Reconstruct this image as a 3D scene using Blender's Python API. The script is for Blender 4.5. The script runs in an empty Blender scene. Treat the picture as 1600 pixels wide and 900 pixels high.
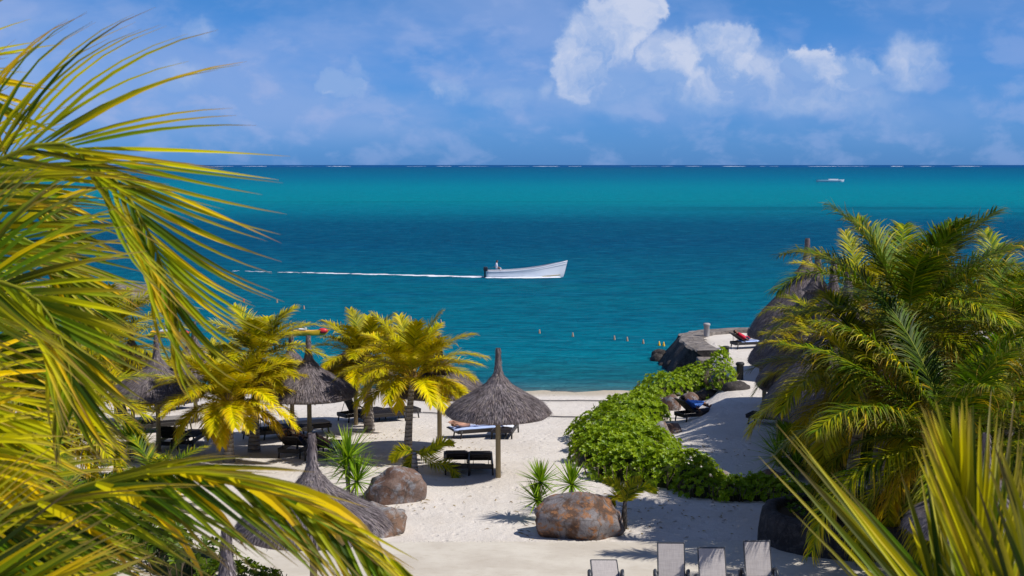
import bpy, math, random
from math import sin, cos, pi, radians as R
from mathutils import Vector, Matrix, noise as mn
rng = random.Random(7)
scene = bpy.context.scene
COL = scene.collection

# ---------------------------------------------------------------- camera
F = 2200.0                      # focal length in photo pixels (photo 1600 x 900)
H = 9.8
PITCH = math.atan(193.0 / F)
cam = bpy.data.cameras.new('camera'); camo = bpy.data.objects.new('camera', cam); COL.objects.link(camo)
camo.location = (0, 0, H); camo.rotation_euler = (pi/2 - PITCH, 0, 0)
cam.sensor_width = 36; cam.lens = 36 * F / 1600
cam.clip_start = .1; cam.clip_end = 60000
cam.dof.use_dof = True; cam.dof.focus_distance = 48; cam.dof.aperture_fstop = 5.0
scene.camera = camo
scene.render.resolution_x = 1024; scene.render.resolution_y = 576
scene.view_settings.view_transform = 'Standard'; scene.view_settings.look = 'None'
scene.view_settings.exposure = 0.0; scene.view_settings.gamma = 1.0
scene.view_settings.use_curve_mapping = False

# ---------------------------------------------------------------- sun
SUN_EL = R(50)
SUN_AZ = math.atan2(-.30, .95)              # the side the sun stands on: right of and a little behind the camera
sd = Vector((cos(SUN_AZ)*cos(SUN_EL), sin(SUN_AZ)*cos(SUN_EL), sin(SUN_EL)))
sl = bpy.data.lights.new('sun', 'SUN'); sl.energy = 5.0; sl.angle = R(.5); sl.color = (1, .96, .90)
so = bpy.data.objects.new('sun', sl); COL.objects.link(so)
so.rotation_euler = sd.to_track_quat('Z', 'Y').to_euler()

# ---------------------------------------------------------------- node helper
class NT:
    def __init__(s, tree): s.t = tree; s.n = tree.nodes; s.l = tree.links
    def node(s, typ, **kw):
        n = s.n.new(typ)
        for k, v in kw.items(): setattr(n, k, v)
        return n
    def put(s, sock, v):
        if v is None: return
        if hasattr(v, 'is_linked') or hasattr(v, 'links'): s.l.new(v, sock)
        else: sock.default_value = v
    def m(s, op, a, b=None, c=None, clamp=False):
        n = s.node('ShaderNodeMath', operation=op); n.use_clamp = clamp
        s.put(n.inputs[0], a); s.put(n.inputs[1], b)
        if c is not None: s.put(n.inputs[2], c)
        return n.outputs[0]
    def mapr(s, v, a, b, c=0., d=1., smooth=True):
        n = s.node('ShaderNodeMapRange', interpolation_type='SMOOTHSTEP' if smooth else 'LINEAR')
        s.put(n.inputs[0], v); n.inputs[1].default_value = a; n.inputs[2].default_value = b
        n.inputs[3].default_value = c; n.inputs[4].default_value = d
        return n.outputs[0]
    def mix(s, f, a, b, mode='MIX'):
        n = s.node('ShaderNodeMix', data_type='RGBA', blend_type=mode)
        s.put(n.inputs[0], f)
        for i, v in ((6, a), (7, b)):
            if isinstance(v, tuple) and len(v) == 3: v = v + (1,)
            s.put(n.inputs[i], v)
        return n.outputs[2]
    def comb(s, x, y, z):
        n = s.node('ShaderNodeCombineXYZ'); s.put(n.inputs[0], x); s.put(n.inputs[1], y); s.put(n.inputs[2], z); return n.outputs[0]
    def noise(s, vec, scale, detail=4, rough=.5, dist=0., out=0):
        n = s.node('ShaderNodeTexNoise'); s.put(n.inputs['Vector'], vec)
        n.inputs['Scale'].default_value = scale; n.inputs['Detail'].default_value = detail
        n.inputs['Roughness'].default_value = rough; n.inputs['Distortion'].default_value = dist
        return n.outputs[out]
    def vmul(s, vec, v):
        n = s.node('ShaderNodeVectorMath', operation='MULTIPLY'); s.put(n.inputs[0], vec); s.put(n.inputs[1], v); return n.outputs[0]
    def ramp(s, v, stops, interp='LINEAR'):
        n = s.node('ShaderNodeValToRGB'); r = n.color_ramp; r.interpolation = interp
        while len(r.elements) < len(stops): r.elements.new(.5)
        for e, (p, c) in zip(r.elements, sorted(stops)): e.position = p; e.color = c + (1,)
        s.put(n.inputs[0], v); return n.outputs[0]

# ---------------------------------------------------------------- sky with clouds (directional, lights the scene too)
w = bpy.data.worlds.new('World'); scene.world = w; w.use_nodes = True
T = NT(w.node_tree); T.n.clear()
sky = T.node('ShaderNodeTexSky', sky_type='NISHITA'); sky.sun_disc = False
sky.sun_elevation = SUN_EL; sky.sun_rotation = pi/2 - SUN_AZ
sky.air_density = 1.0; sky.dust_density = .3; sky.ozone_density = 3.0; sky.altitude = 0
tc = T.node('ShaderNodeTexCoord').outputs['Generated']
sp = T.node('ShaderNodeSeparateXYZ'); T.put(sp.inputs[0], tc)
yy = T.m('MAXIMUM', T.m('ABSOLUTE', sp.outputs[1]), .02)
U = T.m('DIVIDE', sp.outputs[0], yy); V = T.m('DIVIDE', sp.outputs[2], yy)       # tangent of azimuth and of elevation
EL = sp.outputs[2]
# the low sky is a deep clear blue over the sea
tint = T.ramp(EL, [(0, (.34, .98, 2.9)), (.05, (.40, 1.0, 2.45)), (.12, (.42, 1.02, 2.0)), (.25, (.20, .50, 1.05)), (.6, (.14, .36, .80))])
base = T.mix(1.0, sky.outputs[0], tint, 'MULTIPLY')
P0 = T.comb(U, V, sp.outputs[1])
Pst = T.comb(U, T.m('MULTIPLY', V, 2.4), 0.)
haze_n = T.noise(Pst, 5.5, 5, .55, .4)
haze_n2 = T.noise(T.vmul(P0, (1, 1.7, 0)), 24, 6, .55, .2)
# warp for billowing edges
wn = T.node('ShaderNodeTexNoise'); T.put(wn.inputs['Vector'], P0); wn.inputs['Scale'].default_value = 30; wn.inputs['Detail'].default_value = 6; wn.inputs['Roughness'].default_value = .58
ws = T.node('ShaderNodeSeparateColor'); T.put(ws.inputs[0], wn.outputs['Color'])
wu = T.m('ADD', U, T.m('MULTIPLY', T.m('SUBTRACT', ws.outputs[0], .5), .050))
wv = T.m('ADD', V, T.m('MULTIPLY', T.m('SUBTRACT', ws.outputs[1], .5), .038))
def pxu(px): return (px - 800) / F
def pyv(py): return (257 - py) / F
blobs = [ # px, py, rx, ry, strength
 (912,92,56,72,1.0),(972,45,56,62,1.0),(1000,5,36,40,.95),(960,120,100,60,.72),(1060,105,70,62,.82),(1135,85,66,44,.9),(1100,135,140,56,.75),(1036,66,44,32,.75),(1000,150,170,40,.55),(1180,110,80,60,.72),(1240,160,200,36,.6),
 (1262,100,56,28,1.0),(1320,112,70,36,.85),(1420,105,66,56,.78),(1300,150,150,44,.62),(1230,120,50,60,.55),(1180,150,90,40,.55),
 (316,52,34,26,.55),(283,128,54,32,.55),(533,130,36,28,.85),(700,142,48,26,.68),(565,105,18,20,.5),(560,160,160,26,.25),(850,135,30,34,.55),
 (790,150,66,26,.5),(590,195,70,22,.25),(1395,190,60,26,.3),(1590,135,24,18,.34),(1500,170,60,20,.22),(30,110,60,60,.4),(70,40,90,24,.3),(-300,80,200,70,.8),(2000,90,220,80,.8),(1800,150,90,60,.7)]
dens = None
for bx, by, rx, ry, st in blobs:
    du = T.m('MULTIPLY', T.m('SUBTRACT', wu, pxu(bx)), F / rx); dv = T.m('MULTIPLY', T.m('SUBTRACT', wv, pyv(by)), F / ry)
    d2 = T.m('ADD', T.m('MULTIPLY', du, du), T.m('MULTIPLY', dv, dv))
    dd = T.m('MULTIPLY', T.mapr(d2, 1.25, .25 if st > .8 else -.3), st)
    dens = dd if dens is None else T.m('MAXIMUM', dens, dd)
bil = T.noise(T.comb(wu, wv, 0.), 48, 5, .6)                      # light and dark billows inside the cloud
bil2 = T.noise(T.comb(T.m('ADD', wu, .010), T.m('ADD', wv, .012), 0.), 20, 5, .55)
bil1 = T.noise(T.comb(wu, wv, 0.), 20, 5, .55)
shade = T.m('ADD', T.m('MULTIPLY', T.m('SUBTRACT', bil1, bil2), 3.6), T.m('MULTIPLY', T.m('SUBTRACT', bil, .5), 1.2))
shade = T.m('ADD', shade, T.mapr(V, .045, .10, .10, .64))
shade = T.m('ADD', shade, T.m('MULTIPLY', dens, .12), None, True)
front = T.m('GREATER_THAN', sp.outputs[1], 0)
ccol = T.mix(shade, (5.2, 8.4, 15.), (12.8, 13.9, 17.0))
ccol = T.mix(T.mapr(dens, .15, .7), (6.2, 9.2, 15.2), ccol)
# thin veil: lavender streaks
veil = T.m('MULTIPLY', T.mapr(haze_n, .34, .62), T.mapr(EL, .005, .035))
veil = T.m('MULTIPLY', veil, T.mapr(U, .38, .05, .35, 1.))
veil = T.m('ADD', T.m('MULTIPLY', veil, .55), T.m('MULTIPLY', T.mapr(haze_n2, .47, .66), T.mapr(EL, .12, .05, .18, .40)))
c1 = T.mix(veil, base, (6.2, 8.6, 15.0))
upper = T.mapr(EL, .5, .2)
c2 = T.mix(T.m('MULTIPLY', T.m('MULTIPLY', T.mapr(dens, .02, .88), .84), T.m('MULTIPLY', front, upper)), c1, ccol)
bg = T.node('ShaderNodeBackground'); T.put(bg.inputs[0], c2); bg.inputs[1].default_value = .05
wo = T.node('ShaderNodeOutputWorld'); T.l.new(bg.outputs[0], wo.inputs[0])

# ---------------------------------------------------------------- pixel <-> world
cp, sp_ = cos(PITCH), sin(PITCH)
def ray(px, py):
    x = (px - 800) / F; y = (450 - py) / F
    return Vector((x, cp + y*sp_, -sp_ + y*cp))
def at(px, py, Y):                     # the point of that picture ray at ground distance Y
    d = ray(px, py); return Vector((0, 0, H)) + d * (Y / d.y)
WATER = -1.2
def smooth(a, b, x):
    t = max(0., min(1., (x - a) / (b - a))); return t*t*(3 - 2*t)
def edge_x(Y):                          # left edge of the raised promenade
    if Y < 62: return 5.2 + (Y - 46) * .235
    return 9.0 + smooth(62, 68, Y) * 1.0
def hz(x, Y):
    beach = -.0 if Y < 45 else -(Y - 45) * .0522
    beach = max(beach, -3.2)
    prom = 0. if Y < 83 else -3.2 * smooth(83, 84.5, Y)
    k = smooth(-.5, .6, x - edge_x(Y)) if Y > 44 else 1
    z = beach * (1 - k) + prom * k
    if Y < 78: z += .05 * mn.noise(Vector((x*.35, Y*.35, 0))) + .02 * mn.noise(Vector((x*1.3, Y*1.3, 3)))
    return z
def G(px, py):                          # where that picture ray meets the ground
    d = ray(px, py); z = 0.
    for _ in range(12):
        t = (z - H) / d.z; p = Vector((0, 0, H)) + d*t; z = hz(p.x, p.y)
    return p
def GW(px, py):
    d = ray(px, py); return Vector((0, 0, H)) + d*((WATER - H) / d.z)

# ---------------------------------------------------------------- materials
def newmat(name):
    m = bpy.data.materials.new(name); m.use_nodes = True; t = NT(m.node_tree); t.n.clear()
    out = t.node('ShaderNodeOutputMaterial'); return m, t, out
def bsdf(t, out, col, rough=.6, spec=.4, normal=None, metal=0.):
    b = t.node('ShaderNodeBsdfPrincipled')
    if isinstance(col, tuple): col = col + (1,) if len(col) == 3 else col
    t.put(b.inputs['Base Color'], col); t.put(b.inputs['Roughness'], rough)
    b.inputs['Specular IOR Level'].default_value = spec; b.inputs['Metallic'].default_value = metal
    if normal is not None: t.l.new(normal, b.inputs['Normal'])
    t.l.new(b.outputs[0], out.inputs[0]); return b
def bump(t, h, strength=.3, dist=.02):
    n = t.node('ShaderNodeBump'); n.inputs['Strength'].default_value = strength; n.inputs['Distance'].default_value = dist
    t.put(n.inputs['Height'], h); return n.outputs[0]
def objco(t): return t.node('ShaderNodeTexCoord').outputs['Object']
def geopos(t): return t.node('ShaderNodeNewGeometry').outputs['Position']

def mat_plain(name, col, rough=.6, spec=.4, var=.15, sc=6., metal=0.):
    m, t, o = newmat(name); p = objco(t)
    n = t.noise(p, sc, 5, .6)
    c = t.mix(n, tuple(v*(1-var) for v in col), tuple(min(1, v*(1+var)) for v in col))
    bsdf(t, o, c, rough, spec, bump(t, t.noise(p, sc*8, 4), .15, .01), metal); return m

def mat_leaf(name, rough=.5, transl=.22, spec=.13):
    m, t, o = newmat(name)
    a = t.node('ShaderNodeAttribute'); a.attribute_name = 'Col'
    p = geopos(t); n = t.noise(p, 1.7, 4)
    c = t.mix(n, t.mix(1., a.outputs[0], (.78, .86, .8), 'MULTIPLY'), t.mix(1., a.outputs[0], (1.2, 1.1, 1.), 'MULTIPLY'))
    b = t.node('ShaderNodeBsdfPrincipled'); t.put(b.inputs['Base Color'], c); b.inputs['Roughness'].default_value = rough
    b.inputs['Specular IOR Level'].default_value = spec
    tr = t.node('ShaderNodeBsdfTranslucent'); t.put(tr.inputs[0], t.mix(1., c, (1.25, 1.15, .5), 'MULTIPLY'))
    mx = t.node('ShaderNodeMixShader'); mx.inputs[0].default_value = transl
    t.l.new(b.outputs[0], mx.inputs[1]); t.l.new(tr.outputs[0], mx.inputs[2]); t.l.new(mx.outputs[0], o.inputs[0]); return m
M = {}
M['palm'] = mat_leaf('palm_leaf')
M['shrub'] = mat_leaf('shrub_leaf', .42, .32, .25)
def m_trunk():
    m, t, o = newmat('palm_trunk'); p = objco(t)
    s = t.node('ShaderNodeSeparateXYZ'); t.put(s.inputs[0], p)
    wv = t.m('SINE', t.m('ADD', t.m('MULTIPLY', s.outputs[2], 46.), t.m('MULTIPLY', t.noise(p, 5, 3), 5.)))
    n = t.noise(p, 9, 5, .6)
    c = t.mix(n, (.20, .17, .15), (.42, .38, .35)); c = t.mix(t.mapr(wv, .5, 1.), c, (.13, .105, .09))
    bsdf(t, o, c, .85, .2, bump(t, t.m('ADD', wv, n), .5, .03)); return m
M['trunk'] = m_trunk()
def m_thatch():
    m, t, o = newmat('thatch'); a = t.node('ShaderNodeAttribute'); a.attribute_name = 'Col'
    p = objco(t); n = t.noise(t.vmul(p, (1, 1, .35)), 26, 6, .7); n2 = t.noise(p, 2.2, 4)
    c = t.mix(n, t.mix(1., a.outputs[0], (.5, .5, .5), 'MULTIPLY'), t.mix(1., a.outputs[0], (1.5, 1.45, 1.4), 'MULTIPLY'))
    c = t.mix(t.mapr(n2, .35, .7), c, t.mix(1., c, (.72, .68, .68), 'MULTIPLY'))
    bsdf(t, o, c, .9, .15, bump(t, n, .6, .03)); return m
M['thatch'] = m_thatch()
def m_wood(name, c0, c1):
    m, t, o = newmat(name); p = objco(t)
    n = t.noise(t.vmul(p, (14, 14, 1.2)), 1, 6, .65); c = t.mix(n, c0, c1)
    bsdf(t, o, c, .75, .25, bump(t, n, .4, .01)); return m
M['post'] = m_wood('weathered_post', (.19, .14, .07), (.46, .37, .22))
def m_sand():
    m, t, o = newmat('sand'); p = geopos(t)
    s = t.node('ShaderNodeSeparateXYZ'); t.put(s.inputs[0], p)
    n1 = t.noise(p, .33, 5, .6); n2 = t.noise(p, 3.2, 5, .7); n3 = t.noise(p, 28, 3, .7); n4 = t.noise(p, 1.1, 5, .65, .8)
    c = t.mix(t.mapr(n1, .35, .65), (.59, .535, .475), (.66, .605, .545))
    c = t.mix(t.mapr(n2, .50, .8, 0, .5), c, (.50, .42, .34))
    c = t.mix(t.mapr(n3, .55, .75, 0, .25), c, (.40, .33, .27))
    # wet strip just above the water line
    wet = t.mapr(s.outputs[2], -1.02, -1.17, 0, 1)
    c = t.mix(wet, c, (.46, .40, .31))
    v = t.node('ShaderNodeTexVoronoi'); t.put(v.inputs['Vector'], t.vmul(p, (1, .8, 1))); v.inputs['Scale'].default_value = 2.6; v.inputs['Randomness'].default_value = 1.
    foot = t.m('MULTIPLY', t.mapr(v.outputs['Distance'], .12, .30, -1, 0), t.mapr(n4, .44, .56))
    h = t.m('ADD', t.m('MULTIPLY', n2, 1.0), t.m('ADD', t.m('MULTIPLY', n3, .25), t.m('ADD', n4, t.m('MULTIPLY', foot, .55))))
    bsdf(t, o, c, .9, .2, bump(t, h, .7, .09)); return m
M['sand'] = m_sand()
def m_pave():
    m, t, o = newmat('terrace_stone'); p = geopos(t)
    n1 = t.noise(p, .7, 6, .6); n2 = t.noise(t.vmul(p, (1, 2.2, 1)), 3.5, 5, .65); n3 = t.noise(p, 30, 2)
    c = t.mix(t.mapr(n1, .3, .7), (.49, .435, .36), (.60, .55, .465)); c = t.mix(t.mapr(n2, .5, .8, 0, .6), c, (.40, .34, .25))
    c = t.mix(t.mapr(n3, .6, .8, 0, .3), c, (.72, .68, .6))
    bsdf(t, o, c, .8, .3, bump(t, t.m('ADD', n1, n3), .2, .02)); return m
M['pave'] = m_pave()
def m_rock(name, a, b, c3, dark=(.05, .045, .04), sc=1.6):
    m, t, o = newmat(name); p = objco(t)
    n1 = t.noise(p, sc, 6, .62, .4); n2 = t.noise(p, sc*2.7, 6, .7); n3 = t.noise(p, sc*14, 4, .7)
    v = t.node('ShaderNodeTexVoronoi'); v.feature = 'DISTANCE_TO_EDGE'; t.put(v.inputs['Vector'], t.vmul(t.mix(.25, p, t.node('ShaderNodeTexNoise').outputs[1]), (1, 1, 1))); v.inputs['Scale'].default_value = sc*.9
    c = t.mix(t.mapr(n1, .42, .58), a, b); c = t.mix(t.mapr(n2, .5, .62), c, c3)
    c = t.mix(t.mapr(n3, .5, .75, 0, .7), c, dark)
    c = t.mix(t.mapr(v.outputs[0], .035, .0, 0, .55), c, dark)
    bsdf(t, o, c, .85, .25, bump(t, t.m('ADD', n2, t.m('MULTIPLY', n3, .5)), .7, .05)); return m
M['boulder'] = m_rock('boulder', (.10, .055, .035), (.22, .20, .20), (.29, .135, .06))
M['boulder_brown'] = m_rock('boulder_brown', (.15, .085, .06), (.20, .14, .115), (.25, .24, .25), sc=1.2)
M['boulder_grey'] = m_rock('boulder_grey', (.24, .22, .21), (.20, .12, .08), (.33, .32, .32))
M['basalt'] = m_rock('dark_basalt', (.035, .03, .028), (.055, .048, .045), (.085, .072, .065), (.014, .012, .011), 2.5)
M['wallstone'] = m_rock('wall_stone', (.17, .145, .125), (.27, .235, .21), (.11, .10, .10), sc=1.4)
M['foam'] = mat_plain('foam', (.70, .76, .82), .8, .2, .08, 2.)
M['boat_white'] = mat_plain('boat_paint', (.78, .79, .83), .35, .5, .06, 1.5)
M['boat_in'] = mat_plain('boat_inside', (.48, .50, .55), .6, .3, .1, 3)
M['motor'] = mat_plain('motor_black', (.02, .022, .035), .4, .5)
M['gold'] = mat_plain('waterline_stain', (.34, .24, .06), .7, .3, .4, 8)
M['blackp'] = mat_plain('black_lounger', (.020, .017, .017), .5, .4, .3, 10)
M['greyf'] = mat_plain('grey_frame', (.045, .05, .06), .4, .5, .1)
def m_weave(name, c0, c1):
    m, t, o = newmat(name); p = objco(t)
    s = t.node('ShaderNodeSeparateXYZ'); t.put(s.inputs[0], p)
    a = t.m('SINE', t.m('MULTIPLY', s.outputs[0], 330.)); b = t.m('SINE', t.m('MULTIPLY', t.m('ADD', s.outputs[1], s.outputs[2]), 330.))
    n = t.noise(t.vmul(p, (60, 4, 4)), 1, 3); n2 = t.noise(t.vmul(p, (4, 60, 60)), 1, 3)
    k = t.m('ADD', t.m('MULTIPLY', n, .5), t.m('MULTIPLY', n2, .5))
    c = t.mix(t.mapr(k, .35, .65), c0, c1)
    bsdf(t, o, c, .7, .15); return m
M['sling'] = m_weave('sling_fabric', (.36, .325, .31), (.46, .42, .395))
M['blacksling'] = m_weave('black_weave', (.012, .010, .012), (.035, .03, .03))
M['greycush'] = m_weave('grey_cushion', (.20, .185, .18), (.29, .27, .26))
M['towel_blue'] = mat_plain('blue_towel', (.10, .25, .66), .9, .1, .35, 7)
M['towel_pale'] = mat_plain('pale_blue_towel', (.40, .50, .78), .9, .1, .25, 6)
M['towel_white'] = mat_plain('white_towel', (.72, .76, .86), .9, .1, .2, 8)
M['red'] = mat_plain('red_cloth', (.55, .02, .05), .7, .2)
M['yellowp'] = mat_plain('yellow_plastic', (.75, .45, .02), .4, .5)
M['redp'] = mat_plain('red_plastic', (.62, .02, .03), .4, .5)
M['skin'] = mat_plain('skin', (.46, .25, .17), .55, .35, .08, 5)
M['skin_tan'] = mat_plain('tanned_skin', (.30, .14, .08), .5, .4, .08, 5)
M['hair'] = mat_plain('dark_hair', (.03, .02, .016), .6, .3)
M['hair_b'] = mat_plain('brown_hair', (.12, .06, .03), .6, .3)
M['cloth_white'] = mat_plain('white_shirt', (.74, .74, .8), .85, .1)
M['cloth_navy'] = mat_plain('navy_cloth', (.02, .03, .09), .85, .1)
M['cloth_blue'] = mat_plain('blue_cloth', (.08, .2, .6), .85, .1, .5, 14)
M['coconut'] = mat_plain('coconut', (.55, .24, .02), .5, .35, .3, 6)
M['buoytan'] = mat_plain('buoy_tan', (.42, .30, .20), .6, .3)
M['strap'] = mat_plain('court_strap', (.05, .045, .05), .7, .2)
M['concrete'] = mat_plain('bollard_concrete', (.34, .33, .33), .8, .2, .2, 8)
M['drum_dark'] = mat_plain('dark_bin', (.02, .02, .022), .6, .3)

# ---------------------------------------------------------------- mesh helper
class MB:
    def __init__(s): s.v = []; s.f = []; s.c = []; s.mi = []; s.sm = []
    def add(s, verts, faces, col=(1, 1, 1), mi=0, smooth=False):
        o = len(s.v); s.v += [tuple(v) for v in verts]
        if isinstance(col, list): s.c += col
        else: s.c += [col]*len(verts)
        for f in faces: s.f.append(tuple(o+i for i in f)); s.mi.append(mi); s.sm.append(smooth)
    def box(s, c, size, rot=None, mi=0, col=(1, 1, 1), bev=0.):
        c = Vector(c); hx, hy, hz_ = (v/2 for v in size)
        if bev <= 0:
            vs = [Vector((x, y, z)) for x in (-hx, hx) for y in (-hy, hy) for z in (-hz_, hz_)]
            fs = [(0, 1, 3, 2), (4, 6, 7, 5), (0, 4, 5, 1), (2, 3, 7, 6), (0, 2, 6, 4), (1, 5, 7, 3)]
        else:
            import bmesh
            bm = bmesh.new(); bmesh.ops.create_cube(bm, size=1)
            for v in bm.verts: v.co = Vector((v.co.x*size[0], v.co.y*size[1], v.co.z*size[2]))
            bmesh.ops.bevel(bm, geom=bm.edges[:], offset=bev, segments=2, affect='EDGES', profile=.5)
            bm.verts.index_update(); vs = [v.co.copy() for v in bm.verts]; fs = [[v.index for v in f.verts] for f in bm.faces]; bm.free()
        if rot is not None: vs = [rot @ v for v in vs]
        s.add([v + c for v in vs], fs, col, mi)
    def tube(s, pts, rad, n=8, mi=0, col=(1, 1, 1), cap=True, smooth=True):
        pts = [Vector(p) for p in pts]; rr = rad if isinstance(rad, (list, tuple)) else [rad]*len(pts)
        vs = []; fs = []; prev = None
        for i, p in enumerate(pts):
            d = (pts[min(i+1, len(pts)-1)] - pts[max(i-1, 0)]).normalized()
            if prev is None: a = d.cross(Vector((0, 0, 1)) if abs(d.z) < .9 else Vector((1, 0, 0))).normalized()
            else: a = (prev - d*prev.dot(d)).normalized()
            prev = a; b = d.cross(a)
            for k in range(n): vs.append(p + (a*cos(2*pi*k/n) + b*sin(2*pi*k/n))*rr[i])
        for i in range(len(pts)-1):
            for k in range(n): fs.append((i*n+k, i*n+(k+1) % n, (i+1)*n+(k+1) % n, (i+1)*n+k))
        if cap: fs.append(tuple(range(n))[::-1]); fs.append(tuple((len(pts)-1)*n+k for k in range(n)))
        s.add(vs, fs, col, mi, smooth)
    def lathe(s, prof, n=24, center=(0, 0, 0), jit=0., col=(1, 1, 1), mi=0, cap=False):
        vs = []; fs = []; c = Vector(center)
        for i, (r, z) in enumerate(prof):
            for k in range(n):
                a = 2*pi*k/n; q = 1 + jit*mn.noise(Vector((cos(a)*2.3, sin(a)*2.3, z*2)))
                vs.append(c + Vector((cos(a)*r*q, sin(a)*r*q, z)))
        for i in range(len(prof)-1):
            for k in range(n): fs.append((i*n+k, (i+1)*n+k, (i+1)*n+(k+1) % n, i*n+(k+1) % n))
        if cap: fs.append(tuple(range(n))); fs.append(tuple((len(prof)-1)*n+k for k in range(n))[::-1])
        s.add(vs, fs, col, mi, True)
    def build(s, name, mats, parent=None, loc=None):
        me = bpy.data.meshes.new(name); me.from_pydata(s.v, [], s.f)
        ca = me.color_attributes.new('Col', 'FLOAT_COLOR', 'POINT')
        flat = []
        for c in s.c: flat += [c[0], c[1], c[2], 1.]
        ca.data.foreach_set('color', flat)
        if not isinstance(mats, (list, tuple)): mats = [mats]
        for m in mats: me.materials.append(m)
        me.polygons.foreach_set('material_index', s.mi); me.polygons.foreach_set('use_smooth', s.sm); me.update()
        o = bpy.data.objects.new(name, me); COL.objects.link(o)
        if parent: o.parent = parent
        if loc is not None: o.location = loc
        return o
def tag(o, label=None, cat=None, group=None, kind=None):
    if label: o['label'] = label
    if cat: o['category'] = cat
    if group: o['group'] = group
    if kind: o['kind'] = kind
    return o
def empty(name, loc, rz=0., label=None, cat=None, group=None):
    o = bpy.data.objects.new(name, None); COL.objects.link(o); o.location = loc; o.rotation_euler = (0, 0, rz); o.empty_display_size = .2
    return tag(o, label, cat, group)
def copy_tree(o, parent=None):
    c = o.copy(); COL.objects.link(c); c.parent = parent
    for ch in [x for x in COL.objects if x.parent == o]: copy_tree(ch, c)
    return c

# ---------------------------------------------------------------- ground
def ground():
    xs = [-160, -110, -80, -60, -50] + [-45 + .75*i for i in range(121)] + [50, 60, 80, 110, 160]
    ys = [-120, -60, -20, 0, 10, 18] + [22 + .5*i for i in range(136)] + [100, 140, 260, 600]
    b = MB(); vs = [(x, y, hz(x, y)) for y in ys for x in xs]; n = len(xs)
    b.add(vs, [(j*n+i, j*n+i+1, (j+1)*n+i+1, (j+1)*n+i) for j in range(len(ys)-1) for i in range(n-1)], smooth=True)
    tag(b.build('beach_ground', M['sand']), 'pale coral sand of the beach', None, None, 'structure')
ground()
# compacted terrace strip along the bottom
def terrace():
    b = MB(); xs = [-60 + i*1.0 for i in range(121)]; n = len(xs)
    top = G(800, 850).y
    rows = [top + .0, top - 1.2, top - 4, top - 10, 4]
    vs = [(x, (y + (.10*mn.noise(Vector((x*.9, 0, 1))) + .05*sin(x*.4) if j == 0 else 0)), .075) for j, y in enumerate(rows) for x in xs]
    b.add(vs, [(j*n+i+n, j*n+i+n+1, j*n+i+1, j*n+i) for j in range(len(rows)-1) for i in range(n-1)], smooth=True)
    tag(b.build('terrace_ground', M['pave']), 'compacted beige terrace in front of the sand', None, None, 'structure')
    k = MB()
    for i in range(360):
        x = -22 + i*.125; y = top + .10*mn.noise(Vector((x*.9, 0, 1))) + .05*sin(x*.4)
        k.box((x + rng.uniform(-.02, .02), y + rng.uniform(-.05, .05), .03), (rng.uniform(.08, .16), rng.uniform(.08, .16), .10), Matrix.Rotation(rng.uniform(-.4, .4), 3, 'Z'), bev=.02)
    tag(k.build('kerb_stones', mat_plain('kerb', (.56, .51, .44), .85, .2, .3, 4)), 'row of small pale edging stones between sand and terrace', None, None, 'structure')
terrace()

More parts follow.
